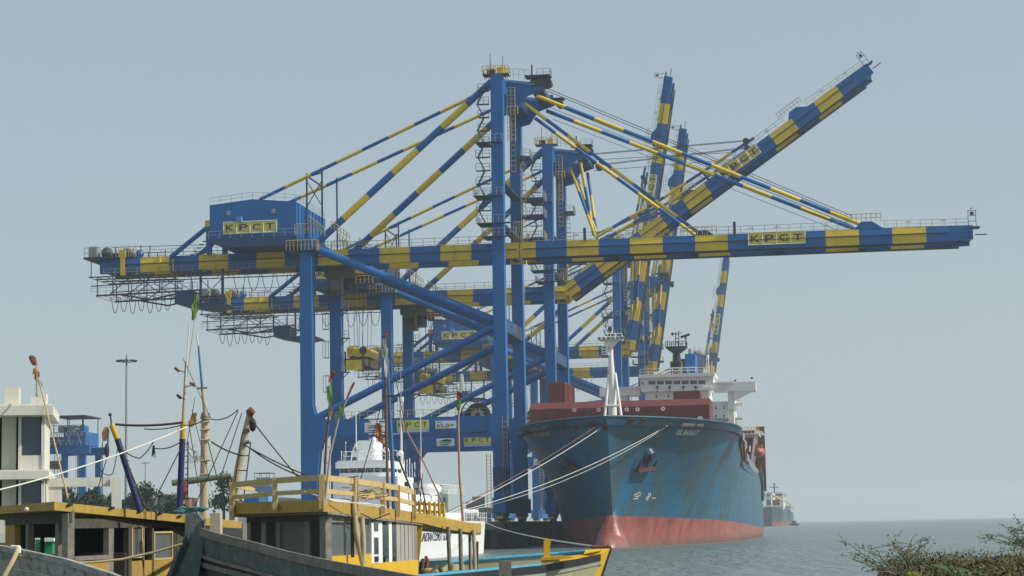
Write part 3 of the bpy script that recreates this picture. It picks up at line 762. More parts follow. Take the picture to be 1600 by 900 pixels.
hull_text('एसएसएल  भारत', [(829, 675.5), (855, 670.5), (828, 670), (854, 665)], mat('grey_lettering', (.45, .45, .38)), -.05)
def stroke(pts, w=.06):
    out = []
    for (a, b_), (c, d) in zip(pts, pts[1:]):
        L_ = math.hypot(c - a, d - b_); nx, ny = -(d - b_) / L_ * w, (c - a) / L_ * w
        out.append(([(a + nx, b_ + ny), (c + nx, d + ny), (c - nx, d - ny), (a - nx, b_ - ny)], [(0, 1, 2, 3)]))
    return out
hull_text('', [(990, 783), (999, 783), (991, 769), (1000, 769)], SIGNW, .0, 'bulb_mark', stroke([(0, .1), (0, .3), (.6, .3), (.6, .2), (.6, .55), (.1, .55), (.1, .8), (.6, .8), (.6, 1), (1, 1), (1, .6), (.6, .6)], .035))
hull_text('', [(1008, 782), (1016, 782), (1009, 770), (1017, 770)], SIGNW, .0, 'thruster_mark', stroke([(.1, .1), (.1, .4), (.9, .6), (.9, .95), (.5, .9), (.5, .1), (.1, .1)], .05))
hull_text('', [(1018, 779), (1024, 779), (1018, 777), (1024, 777)], SIGNW, .0, 'draught_mark', stroke([(0, .5), (1, .5)], .3))
# anchors and pockets
ANCH = mat('dark_anchor_rust', (.085, .035, .025), .9, var=.4, scale=2)
def anchor(px, py):
    h = hull_hit(px, py)
    if h[0] is None: return
    p, n = h[0], h[1].normalized()
    if n.y > 0: n = -n
    sx = Vector((0, 0, 1)).cross(n).normalized(); sz = n.cross(sx)
    if sz.z < 0: sz = -sz
    mb = MB(); mb.tube(p + sz * .7 - n * .9, p + sz * .2 + n * .35, 1.0, HULLM, 16, r1=.85); mb.tube(p + sz * .2 + n * .36, p + sz * .25 + n * .3, .62, BLACK, 14); mb.build('anchor_pocket', sroot)
    mb = MB(); q = p + n * .5 - sz * .35
    mb.bar(q + sz * .7, q - sz * 1.6, .4, .4, ANCH); mb.bar(q - sz * 1.6 - sx * 1.9 + sz * .1, q - sz * 1.6 + sx * 1.9 + sz * .5, .7, .55, ANCH)
    for sgn in (1, -1): mb.bar(q - sz * 1.5 + sx * 1.7 * sgn, q + sz * .1 + sx * 1.9 * sgn,   .55, .5, ANCH, w1=.12, h1=.15)
    mb.ball(tuple(q + sz * .5), .35, ANCH, 8)
    mb.build('anchor', sroot)
anchor(1012, 714); anchor(888, 716)
mb = MB()
for q in ((1046, 665), (1005, 657), (986, 657), (946, 668), (869, 664), (880, 662), (900, 668), (924, 663)):
    h = hull_hit(*q)
    if h[0] is not None:
        n = h[1] if h[1].y < 0 else -h[1]; mb.tube(h[0] - n * .1, h[0] + n * .12, .45, RUST, 10); mb.tube(h[0], h[0] + n * .14, .28, BLACK, 10)
mb.build('fairleads', sroot)
# bulwark cap and deck
mb = MB(SM)
cap = [r_[-1] for r_ in rows[0]][:20]; capp = [r_[-1] for r_ in rows[1]][:20]
mb.path(cap, .14, HULLM, 4); mb.path(capp, .14, HULLM, 4)
n = len(rows[0]); vs = []
for a, b_ in zip(rows[0], rows[1]): vs += [(a[-1][0] - .02, a[-1][1], a[-1][2] - 1.15), (b_[-1][0] + .02, b_[-1][1], b_[-1][2] - 1.15)]
mb.add(vs, [(2 * i, 2 * i + 2, 2 * i + 3, 2 * i + 1) for i in range(n - 1)], mat('deck_red', (.18, .05, .04), .7))
mb.build('deck', sroot)
# breakwater block behind the forecastle
mb = MB(SM)
u0, zt = up(827, 639, -4); u1, z1 = up(1108, 628, -4); zb = 16.3
_, zt2 = up(1100, 623, -3)
mb.prism([(-4, zb), (-4, 19.7), (-2.2, 20.7), (6, 20.7), (6, zb)], u0, u1, MAROON, 'x')
for k in range(14): mb.bar((u0 + 1 + k * (u1 - u0) / 14, -4.1, zb), (u0 + 1 + k * (u1 - u0) / 14, -4.1, 19.6), .06, .1, MAROON)
bw = mb.build('breakwater', sroot)
PINK = mat('faded_porthole_cover', (.62, .52, .50)); 
for px, c in ((858, 'd'), (878, 'd'), (897, 'p'), (917, 'b'), (935, 'y'), (979, 'w'), (996, 'w'), (1016, 'd'), (1036, 'w'), (1055, 'd'), (1076, 'd')):
    u, z = up(px, 641 + (936 - px) * .02 - abs(px - 1000) * .01, -4.1)
    mm = {'d': MAROON, 'p': PINK, 'b': BLUE, 'y': PINK, 'w': WHITE}[c]
    mb = MB(SM).tube((u, -4.18, z), (u, -4.02, z), .3, mm, 16).tube((u, -4.2, z), (u, -4.1, z), .13, MAROON, 8)
    mb.build('porthole_cover', bw)
u, z = up(1094, 656, -4.1)
mb = MB(SM).prism([(u - .5, z - .9), (u + .5, z - .9), (u + .5, z), (u + .35, z + .38), (u, z + .55), (u - .35, z + .38), (u - .5, z)], -4.16, -4.02, WHITE).box(u - .55, u + .55, -4.2, -4.15, z - .35, z - .2, BLACK)  # white panel paints the light showing in the arched hole
mb.build('bright_arch_panel', bw)
# foremast
mb = MB(SM)
def q(px, py, v=-12): u, z = up(px, py, v); return Vector((u, v, z))
mb.tube(q(957.5, 664), q(956.5, 600), .62, WHITE, 14, r1=.55); mb.tube(q(956.5, 600), q(954.5, 560), .5, WHITE, 14, r1=.36); mb.tube(q(954.5, 560), q(954, 530), .36, WHITE, 12, r1=.3)
mb.tube(q(943.5, 664, -13.5), q(951.5, 585), .2, WHITE, 8); mb.tube(q(972.5, 664, -13.5), q(961, 583), .2, WHITE, 8); mb.tube(q(946, 634, -13), q(969, 634, -13), .16, WHITE)
mb.build('foremast', sroot)
fm = sroot.children[-1] if False else bpy.data.objects['foremast']
mb = MB(SM); a = q(938, 532); b_ = q(973, 531)
mb.box(a.x, b_.x, -13, -11, a.z - .1, a.z + .1, WHITE); mb.rail([(a.x, -13, a.z), (b_.x, -13, a.z)], WHITE, h=.8, step=.7, r=.04); mb.tube((UC - .8, -12, a.z - .1), (UC - 1.6, -12, a.z - 1.0), .1, WHITE)
mb.prism([(a.x + .5, a.z - .1), (b_.x - .5, a.z - .1), (UC - .2, a.z - 1.0), (UC - .7, a.z - 1.0)], -12.6, -11.6, WHITE)
mb.build('mast_platform', fm)
for k in range(6):
    u = a.x + (b_.x - a.x) * k / 5
    MB(SM).tube((u, -13.4, a.z + .15), (u, -12.9, a.z + .35), .28, WHITE, 10, r1=.16).tube((u, -13.42, a.z + .14), (u, -13.38, a.z + .15), .22, RAILG, 10).build('floodlight', fm)
mb = MB(SM); p0 = q(941, 541); p1 = q(951.5, 555); mb.box(p0.x, p1.x, -12.9, -12.2, p1.z, p0.z, WHITE)
for k in range(3): mb.box(p0.x + .15, p0.x + .6, -12.95, -12.9, p1.z + .15 + k * .4, p1.z + .3 + k * .4, BLACK)
mb.tube(q(954, 530), q(953, 515), .1, BLACK); c = q(953, 514); mb.box(c.x - .25, c.x + .25, -12.2, -11.8, c.z - .3, c.z + .3, BLACK)
mb.tube(q(949, 530), q(949, 521), .07, WHITE); mb.tube(q(961, 530), q(961, 520), .07, WHITE)
mb.build('signal_lights', fm)
# superstructure
V0 = 119
mb = MB(SM)
pb(mb, 1000, 1115, 587, 607.5, V0, V0 + 12, WHITE)
pb(mb, 998, 1117, 585.5, 587.3, V0 - .5, V0 + 12.5, WHITE)
pb(mb, 1008.5, 1108, 607.5, 668, V0 + .6, V0 + 18, WHITE)
pb(mb, 1002, 1112, 607.3, 609, V0 - .3, V0 + 2, WHITE)
pb(mb, 1108, 1147.5, 628, 668, V0 + 2, V0 + 16, WHITE)
pb(mb, 968, 1008.5, 632, 668, V0 + 2, V0 + 16, WHITE)
hs = mb.build('superstructure', sroot)
mb = MB(SM)
pb(mb, 936.5, 1000, 606, 617.5, V0 + .5, V0 + 5, WHITE); pb(mb, 970, 1000, 604.8, 606.2, V0 + .3, V0 + 5, WHITE); pb(mb, 968, 978, 617, 634, V0 + 1, V0 + 4, WHITE)
P_ = [up(*p, V0 + .6) for p in ((968, 617), (936, 617.5), (953, 624), (968, 634))]; mb.prism(P_, V0 + .6, V0 + 1.2, WHITE); mb.build('bridge_wing', hs)
mb = MB(SM)
pb(mb, 1115, 1181, 598, 610.5, V0 + .5, V0 + 5, WHITE); pb(mb, 1116, 1147, 596.8, 598.2, V0 + .3, V0 + 5, WHITE); pb(mb, 1137, 1147.5, 610, 640, V0 + 1, V0 + 4, WHITE)
P_ = [up(*p, V0 + .6) for p in ((1147, 610), (1181, 609), (1165, 617), (1147.5, 627))]; mb.prism(P_, V0 + .6, V0 + 1.2, WHITE)
for x, y in ((1149, 596), (1175, 592)):
    u, z = up(x, y + 4, V0 + 1); mb.tube((u, V0 + 1, z - .4), (u, V0 + 1, z + .5), .06, WHITE); mb.ball((u, V0 + 1, z + .7), .25, WHITE if x < 1100 else BLACK, 8)
for x0, x1, y in ((1008, 1048, 616), (1112, 1138, 612)):
    pass
mb.build('bridge_wing', hs)
for k in range(7):
    mb = MB(SM); x = 1013.5 + k * 12.95; pb(mb, x, x + 10.6, 595.2 - k * .12, 600.4 - k * .12, V0 - .05, V0 + .02, GLASS); mb.build('window', hs)
mb = MB(SM); pb(mb, 1002, 1005.5, 597, 601.5, V0 - .05, V0 + .02, RAILG); mb.build('window', hs)
for x, y in ((1025.5, 619.5), (1044.5, 619), (1091.5, 618), (1118.5, 637.5), (1131, 637), (1118.5, 650), (1131, 650)):
    mb = MB(SM); vv = V0 + .6 if x < 1108 else V0 + 2; pb(mb, x - 1.2, x + 1.2, y - 2, y + 2, vv - .06, vv, GLASS); mb.build('window', hs)
mb = MB(SM)
for x in (1027, 1046.5, 1068, 1087):
    u, z = up(x, 605, V0 - .2); mb.tube((u, V0 - .6, z), (u, V0, z), .28, BLACK, 8); mb.tube((u, V0 - .3, z), (u, V0 - .3, z - .9), .06, BLACK)
mb.build('searchlights', hs)
mb = MB(SM)
for x0, x1, y, vv in ((1000, 1115, 585.5, V0), (1048, 1087, 583, V0 + 2), (1112, 1138, 646, V0 + 1)):
    u0, z = up(x0, y, vv); u1, _ = up(x1, y, vv); mb.rail([(u0, vv, z), (u1, vv, z)], WHITE, h=1.1, step=1.6, r=.04)
pb(mb, 1110, 1139, 654, 655.5, V0 - 1, V0 + 2, RAILG); pb(mb, 1110, 1112, 640, 668, V0 - 1, V0 - .6, WHITE); pb(mb, 1137.5, 1139, 640, 668, V0 - 1, V0 - .6, WHITE)
for y in (631, 652.5):                              # small side decks aft of the wing
    u0, z = up(1149, y, V0 + 8); u1, _ = up(1161, y, V0 + 8); mb.box(u0 - 1, u1, V0 + 6, V0 + 12, z - .25, z, WHITE); mb.rail([(u0, V0 + 6, z), (u1, V0 + 6, z)], WHITE, step=.8, r=.05)
pb(mb, 1147.5, 1150, 612, 672, V0 + 6, V0 + 12, WHITE)
mb.build('side_decks', hs)
mb = MB(SM)                                         # dark radar mast
def mq(px, py, v=V0 + 3): u, z = up(px, py, v); return Vector((u, v, z))
for x in (1047.5, 1065):
    for v in (V0 + 2.5, V0 + 5): mb.tube(mq(x, 586, v), mq(x, 565, v), .13, RAILG, 6)
for y in (565, 575): mb.bar(mq(1047.5, y, V0 + 2.5), mq(1065, y, V0 + 2.5), .15, .15, RAILG)
mb.tube(mq(1047.5, 586, V0 + 2.5), mq(1065, 575, V0 + 2.5), .1, RAILG, 4); mb.tube(mq(1065, 586, V0 + 2.5), mq(1047.5, 575, V0 + 2.5), .1, RAILG, 4)
a = mq(1046.5, 565, V0 + 3.2); b_ = mq(1066, 587, V0 + 3.2); mb.box(a.x, b_.x, V0 + 3.2, V0 + 4.8, b_.z, a.z, BLACK)
mb.tube(mq(1057.5, 566), mq(1057, 549), .9, BLACK, 10, r1=.75)
a = mq(1040.5, 543.5); b_ = mq(1073.5, 543.5); mb.prism([(a.x, a.z + .15), (b_.x, a.z + .15), (b_.x, a.z - .1), (mq(1064, 551).x, mq(1064, 551).z), (mq(1050, 551).x, mq(1050, 551).z), (a.x, a.z - .1)], V0 + 1.5, V0 + 4.5, BLACK)
mb.rail([(a.x, V0 + 1.5, a.z + .1), (b_.x, V0 + 1.5, a.z + .1)], BLACK, h=1.0, step=.8, r=.06)
for x, y in ((1042.5, 532), (1049.5, 534), (1055.5, 519), (1060.5, 517), (1064, 536), (1071.5, 530), (1073, 534)): mb.tube(mq(x, 544), mq(x, y), .1, BLACK, 5)
for y in (523, 529, 535): mb.bar(mq(1055, y), mq(1061, y), .14, .14, BLACK)
mb.bar(mq(1049, 522), mq(1066, 520), .12, .12, BLACK); mb.bar(mq(1063.5, 527), mq(1077.5, 522.5), .35, .45, BLACK); mb.tube(mq(1071.5, 530), mq(1071, 525), .2, BLACK); mb.bar(mq(1050, 520), mq(1051.5, 524), .25, .5, BLACK)
mb.build('radar_mast', hs)
mb = MB(SM); a = mq(1070, 553, V0 + 14); b_ = mq(1087, 587, V0 + 14); mb.box(a.x, b_.x, V0 + 14, V0 + 22, b_.z - 3, a.z, BLUE)
mb.box(a.x - 1.6, a.x, V0 + 14.2, V0 + 20, b_.z - 3, a.z - 1, BLACK); mb.tube((a.x + 1, V0 + 16, a.z), (a.x + 1, V0 + 16, a.z + 1.2), .35, RAILG); mb.build('funnel', sroot)
mb = MB(SM)
for x in (1103, 1108): mb.tube(mq(x, 587), mq(x + (1105.5 - x) * .6, 558), .12, WHITE, 6)
for y in (580, 573, 566): mb.bar(mq(1104, y), mq(1107.5, y), .12, .12, WHITE)
mb.tube(mq(1105.5, 560), mq(1105.5, 555), .3, WHITE, 8); mb.tube(mq(1021, 587), mq(1021, 582), .12, WHITE); mb.build('aerial_mast', hs)
# deck gear along the starboard side
mb = MB(SM)
for k in range(9):
    v = 24 + 9 * k; z = table(zdt, v) - .6; mb.rail([(34.7, v, z + .2), (34.7, v + 9, z + .2)], RAILG, h=1.2, step=1.5, r=.05)
for v in (100, 106, 112):
    mb.bar((33.2, v, 11), (34.6, v, 20.5), .4, .4, WHITE); mb.bar((34.6, v, 20.5), (36.0, v, 20.0), .35, .35, WHITE)
mb.box(32.4, 35.2, 99, 114, 19.6, 19.85, WHITE); mb.rail([(35.2, 99, 19.85), (32.4, 99, 19.85)], YEL, h=1.1, step=.7, r=.05)
for k in range(5): mb.tube((31.5 + k * .6, 40 + k * 9, 12), (32.0 + k * .5, 44 + k * 9, 17.5 - k * .2), .14, mat('cream_pipe', (.55, .48, .3)), 6)
for k in range(8): mb.box(31.5 + random.random() * 2, 33.5 + random.random(), 38 + 7 * k, 40 + 7 * k, 12, 13.5 + random.random() * 2.5, (RUST, WHITE, MAROON)[k % 3])
mb.build('side_deck_gear', sroot)
mb = MB(SM); mb.ball((35.0, 104.5, 16.4), 1.0, ORANGE, 14, (1.15, 4.0, 1.05)); mb.box(34.5, 35.6, 102, 107, 17.1, 17.8, ORANGE); mb.build('lifeboat', sroot, label='orange lifeboat hanging in its davits')
mb = MB(SM)
for k in range(10):
    v = 100 + k * 1.6; z = 12.7 - k * .2
    mb.bar((35.2, v, z), (35.2, v + 1.6, z - .2), .6, .12, RAILG); mb.bar((35.4, v, z), (35.4, v, z + 1.1), .06, .06, RAILG)
mb.box(35.0, 35.25, 116, 124, 7.2, 12.0, mat('safety_net', (.06, .07, .06), .9)); mb.build('gangway', sroot)
mb = MB(SM)
for k in range(12): mb.box(8, 34.9, 142 + .01, 154.2, 9.5 + .02, 22.3, MAROON) if k == 0 else mb.box(34.9, 35.05, 142 + k, 142.3 + k, 9.6, 22.2, MAROON)
mb.box(33.6, 35.3, 140.8, 141.9, 9.5, 23, RUST)
mb.build('aft_cargo_rack', sroot)
def container(u0, v0, z0, L_, m, label, w_=2.44, h=2.6, zrot=0):
    root = thing('shipping_container', label, 'container', port(u0, v0, z0), -PA)
    mb = MB(); mb.box(.08, w_ - .08, .08, L_ - .08, .08, h - .08, m)
    k = .3
    while k < L_ - .3: mb.box(w_ - .09, w_ - .03, k, k + .14, .15, h - .15, m); mb.box(.03, .09, k, k + .14, .15, h - .15, m); k += .3
    k = .3
    while k < w_ - .3: mb.box(k, k + .14, .02, .09, .15, h - .15, m); k += .3
    for a in (0, w_ - .14):
        for b_ in (0, L_ - .14): mb.box(a, a + .14, b_, b_ + .14, 0, h, m)
    for z in (0, h - .14):
        for a in (0, w_ - .14): mb.box(a + .005, a + .135, .14, L_ - .14, z + .005, z + .135, m)
        for b_ in (0, L_ - .14): mb.box(.14, w_ - .14, b_ + .005, b_ + .135, z + .005, z + .135, m)
    mb.build('container_body', root); return root
container(7.0, 4, 20.75, 12.2, REDC, 'tall red container standing on the ship deck behind the breakwater', 2.5, 3.35)
u, z = up(1052, 623, 60); container(u, 60, z - 1.3, 6.1, REDC, 'small red container showing over the breakwater below the bridge windows', 4.6)

# ------------------------------------------------------------------ mooring lines of the ship
def rope(name, pts, r, m, label, cat='rope', sag=0.0, n=14, group=None):
    a, b_ = Vector(pts[0]), Vector(pts[-1]); P_ = []
    for k in range(n + 1):
        t = k / n; p = a.lerp(b_, t); p.z -= sag * 4 * t * (1 - t); P_.append(p)
    mb = MB(Matrix.Translation(-a)); mb.limb(P_, [r] * len(P_), m, 5); o = mb.build(name); o.location = a
    return tag(o, label, cat, group)
def hullpt(px, py):
    h = hull_hit(px, py); return SW @ h[0]
g = 'mooring lines of the container ship'
bol = port(1.6, -57, 4.35); bol2 = port(1.2, -56.4, 4.35)
rope('mooring_line', [hullpt(1044, 664.5), bol], .05, ROPEW, 'upper white mooring line from starboard bow towards the quay', sag=1.2, group=g)
rope('mooring_line', [hullpt(1040, 668), bol2], .036, ROPEW, 'thinner white line just below the topmost starboard mooring line', sag=1.7, group=g)
rope('mooring_line', [hullpt(940, 668), bol], .05, ROPEW, 'white mooring line from the port fairlead with a round fender', sag=.6, group=g)
rope('mooring_line', [hullpt(936, 663), bol2], .05, mat('red_brown_rope', (.2, .08, .06)), 'dark reddish mooring line highest on the port bow', sag=.5, group=g)
mb = MB(PORTROT); q_ = loc_of(bol); mb.tube((q_[0], q_[1] + .3, 4.0), (q_[0], q_[1] + .3, 4.5), .3, BLACK, 10); mb.tube((q_[0], q_[1] + .3, 4.4), (q_[0], q_[1] + .3, 4.6), .45, BLACK, 10)
o = mb.build('bollard'); tag(o, 'black bollard on the small mooring platform where the ship lines end', 'bollard')

# ------------------------------------------------------------------ coast guard ship
cg = thing('patrol_ship', 'white patrol ship lettered on its side, moored behind the yellow boat', 'ship', port(3.6, -118), -PA)
CM = Matrix.Translation((-3.6, 118, 0)); cuc = 3.6
cdk = [(0, .1), (4, 2.0), (8, 3.2), (14, 4.2), (22, 4.6), (52, 4.6), (56, 4.3)]; cwl = [(0, .1), (5, .9), (14, 2.7), (24, 3.9), (40, 4.2), (56, 4.0)]
mb, crow = hull_mesh(cuc, cdk, cwl, lambda z: -118 - max(z, 0) * .6, -62, lambda y: 3.7 + max(0, (-95 - y) / 23) * 1.8, 4.5, CGWHITE, 56, [0, 1, 2, 4, 6, 8, 11, 14, 18, 22, 28, 34, 40, 48, 56], 8, 1.2, CM, -1)
mb.box(cuc - 3.8, cuc + 3.8, -62.4, -62, .2, 3.4, CGWHITE)
chull = mb.build('hull', cg)
Cv = BVHTree.FromPolygons([Vector(v) for v in mb.v], mb.f)
mb = MB(CM); vs = []
for a, b_ in zip(crow[0], crow[1]): vs += [(a[-1][0], a[-1][1], a[-1][2] - .5), (b_[-1][0], b_[-1][1], b_[-1][2] - .5)]
mb.add(vs, [(2 * i, 2 * i + 2, 2 * i + 3, 2 * i + 1) for i in range(len(crow[0]) - 1)], CONC); mb.build('deck', cg)
vs, fs = text_geo('INDIAN COAST GUARD')
out = []
for x, y in vs:
    p = Vector((20, 118 - 98.5 + x * 13.5, 1.72 + .88 * y)); h = Cv.ray_cast(p, Vector((-1, 0, 0))); out.append(h[0] + Vector((.03, 0, 0)) if h[0] is not None else p)
MB().add(out, fs, INK).build('lettering', cg)
def cb(mb, x0, x1, yt, yb, v0, v1, m): return pb(mb, x0, x1, yt, yb, v0, v1, m)
mb = MB(CM)
cb(mb, 520, 622, 746, 805, -100, -92, CGWHITE); cb(mb, 530, 612, 739.5, 748, -98, -90, CGWHITE)
a = up(528, 722.5, -97.5); b_ = up(608, 730.5, -97.5)
mb.prism([(a[0], a[1] - .1), (a[0] + .3, a[1] + .12), (b_[0] - .3, a[1] + .12), (b_[0], a[1] - .1), (b_[0], b_[1]), (a[0], b_[1])], -98.6, -90, CGWHITE)
cb(mb, 531, 605, 730, 741, -97.4, -90, CGWHITE)
cb(mb, 600, 628, 772, 812, -92, -72, CGWHITE); cb(mb, 560, 600, 722, 745, -90, -82, CGWHITE); mb.box(-.5, 7.2, -90, -72, 3.4, 4.6, CGWHITE)
sp_ = mb.build('superstructure', cg)
for k, (x0, x1) in enumerate(((532, 536.5), (538, 543.5), (546, 556.5), (558.5, 569.5), (572, 583), (585.5, 594.5), (596.5, 603.5))):
    mb = MB(CM); cb(mb, x0, x1, 731.8, 742.2, -97.5, -97.38, GLASS); wn = mb.build('window', sp_)
    if k in (2, 4, 5):
        u, z = up((x0 + x1) / 2, 737, -97.55); mb = MB(CM)
        for j in range(12):
            t0, t1 = j * math.pi / 6, (j + 1) * math.pi / 6; mb.tube((u + .22 * math.cos(t0), -97.56, z + .22 * math.sin(t0)), (u + .22 * math.cos(t1), -97.56, z + .22 * math.sin(t1)), .02, SIGNW, 4)
        mb.build('clear_view_screen', wn)
uS, zS = up(605, 741.5, -97.4)
for k in range(3):
    MB(CM).box(uS, uS + .03, -96.8 + 2.3 * k, -95.0 + 2.3 * k, zS, zS + .6, GLASS).build('window', sp_)
def cq(px, py, v=-93): u, z = up(px, py, v); return Vector((u, v, z))
mb = MB(CM)
a, b_ = cq(548, 722), cq(630, 722); mb.rail([(a.x, -96, a.z), (b_.x, -96, a.z)], WHITE, h=.95, step=.8, r=.03)
P_ = [up(*p, -90) for p in ((549, 722), (549, 716), (553, 708), (554, 693), (560, 691), (588, 691), (588, 722))]; mb.prism(P_, -90, -87, CGWHITE)
mb.ball(tuple(cq(583.5, 687.5)), .32, CGWHITE, 12, (1, 1, 1)); mb.tube(cq(583.5, 722), cq(583.5, 688), .33, CGWHITE, 12, r1=.28); mb.ball(tuple(cq(583.5, 700)), .42, CGWHITE, 12); mb.ball(tuple(cq(583.5, 712)), .42, CGWHITE, 12)
mb.ball(tuple(cq(557, 703)), .3, RAILG, 12); mb.ball(tuple(cq(554, 718)), .28, DARK, 10); mb.ball(tuple(cq(603, 703)), .32, CGWHITE, 12); mb.tube(cq(603, 722), cq(603, 704), .1, CGWHITE)
mb.ball(tuple(cq(626, 708)), .3, CGWHITE, 12)
for x, y in ((533.5, 706), (540.5, 708), (540, 692), (571, 708), (575, 712)): mb.tube(cq(x, 724), cq(x, y), .045 if y > 700 else .02, WHITE, 5); mb.ball(tuple(cq(x, y)), .09, WHITE, 6)
for x in (632, 636, 640, 644, 648): mb.tube(cq(x, 745, -85), cq(x, 716 + (x % 5) * 2, -85), .05, WHITE, 5)
mb.tube(cq(557, 722), cq(556, 640), .07, WHITE, 8, r1=.04)
mb.tube(cq(628, 745), cq(626.5, 630), .11, WHITE, 8, r1=.09); mb.box(*[f(cq(626, 624).x, cq(626, 624).x) for f in (lambda a, b: a - .25, lambda a, b: a + .25)], -93.3, -92.7, cq(626, 628).z, cq(626, 620).z, WHITE)
mb.tube(cq(626.5, 630), cq(626, 556), .05, RAILG, 6, r1=.03); mb.tube(cq(659, 790, -80), cq(657, 645, -80), .05, WHITE, 6, r1=.03); mb.bar(cq(613, 678), cq(628, 678), .06, .06, WHITE)
for x in (597, 577, 587): mb.bar(cq(x, 690, -86), cq(x, 656, -86), .05, .05, RAILG)
for y in (657, 664, 671, 678, 686): mb.box(cq(577, y, -86).x, cq(600, y, -86).x, -86.2, -85.8, cq(577, y, -86).z - .04, cq(577, y, -86).z + .04, WHITE)
mb.box(cq(580, 660, -86).x, cq(590, 660, -86).x, -86.3, -85.5, cq(580, 663, -86).z, cq(580, 658, -86).z, WHITE)
mb.build('mast_and_aerials', sp_)
mb = MB(CM)
cb(mb, 645, 652, 754, 762, -96.1, -96, RAILG); cb(mb, 632, 638, 753, 760, -100.1, -100, GLASS)
a, b_ = cq(655, 772, -80), cq(690, 772, -80)
mb.rail([(a.x, -80, a.z), (b_.x, -80, a.z), (b_.x, -66, a.z)], WHITE, h=1.0, step=.8, r=.03); mb.ball(tuple(cq(672, 765, -76)), .9, CGWHITE, 14, (1.5, 1.2, .75))
for v in range(-76, -62, 2): mb.bar((cuc + 4.4, v, 3.5), (cuc + 4.4, v, 4.6), .05, .05, WHITE)
mb.rail([(cuc + 4.4, -77, 3.6), (cuc + 4.4, -62, 3.6)], WHITE, h=1.0, step=1.5, r=.03)
a = cq(725, 802, -70); b_ = cq(747, 802, -70); mb.tube(a - Vector((0, 0, 0)), b_, .42, CGWHITE, 14); mb.box(a.x + .2, b_.x - .2, -70.3, -69.7, 3.7, a.z - .3, RAILG)
mb.build('deck_fittings', cg)

# ------------------------------------------------------------------ ships and boat in the distance
def far_ship(px, Y, lab, bw_, tall, red_cargo):
    b0 = pix(px, 815, Y); b0.z = 0
    r_ = thing('cargo_ship', lab, 'ship', b0, -PA, 'distant ships at the quay')
    hm = hull_material('far_hull_' + str(int(Y)), 2.6, 0, (.03, .06, .09), (.32, .08, .06), False)
    mb, rw = hull_mesh(0, [(0, .3), (8, bw_ * .6), (20, bw_), (140, bw_)], [(0, .2), (20, bw_ * .7), (45, bw_), (140, bw_)], lambda z: -max(z, 0) * .3, 140, lambda y: 11.5 if y < 15 else 9.5, 11, hm, 140, [0, 4, 8, 14, 20, 30, 45, 80, 140], 5)
    mb.build('hull', r_)
    mb = MB().box(-bw_ * .8, bw_ * .8, 100, 118, 9.5, tall, WHITE).box(-bw_ - 1, bw_ + 1, 101, 105, tall - 3, tall - .5, WHITE); s2 = mb.build('superstructure', r_)
    MB().box(-bw_ * .7, bw_ * .7, 99.8, 100, tall - 2.2, tall - 1.1, GLASS).build('windows', s2)
    MB().tube((0, 105, tall), (0, 105, tall + 6), .4, BLACK).box(-3, 3, 104.8, 105.2, tall + 3, tall + 3.4, BLACK).build('mast', s2)
    mb = MB().tube((0, 6, 10), (0, 6, 19), .5, WHITE); mb.box(-bw_ * .7, bw_ * .7, 20, 26, 9.5, 12.5, WHITE)
    for v in (40, 65): mb.tube((0, v, 9), (0, v, 20), 1.0, WHITE); mb.bar((0, v, 19), (bw_ * .9, v - 9, 15), .9, .9, YEL)
    mb.build('deck_cranes', r_)
    MB().box(-bw_ * .5, bw_ * .6, 30, 60, 9.5, red_cargo, MAROON).build('cargo', r_)
far_ship(1206, 1225, 'distant dark cargo ship with white bridge right beside the teal ship', 7.0, 21.5, 16)
far_ship(1223, 1500, 'farthest hazy cargo ship to the right of the other distant ship', 6.5, 15, 12)
b0 = pix(1241, 817, 1250); b0.z = 0
r_ = thing('small_boat', 'tiny dark boat on the water near the horizon right of the distant ships', 'boat', b0)
MB().prism([(-2.6, .1), (2.4, .1), (3.0, 1.4), (-2.9, 1.2)], -1, 1, BLACK).build('hull', r_)
MB().box(-1.6, 1.0, -.8, .8, 1.3, 3.0, DARK).build('cabin', r_)

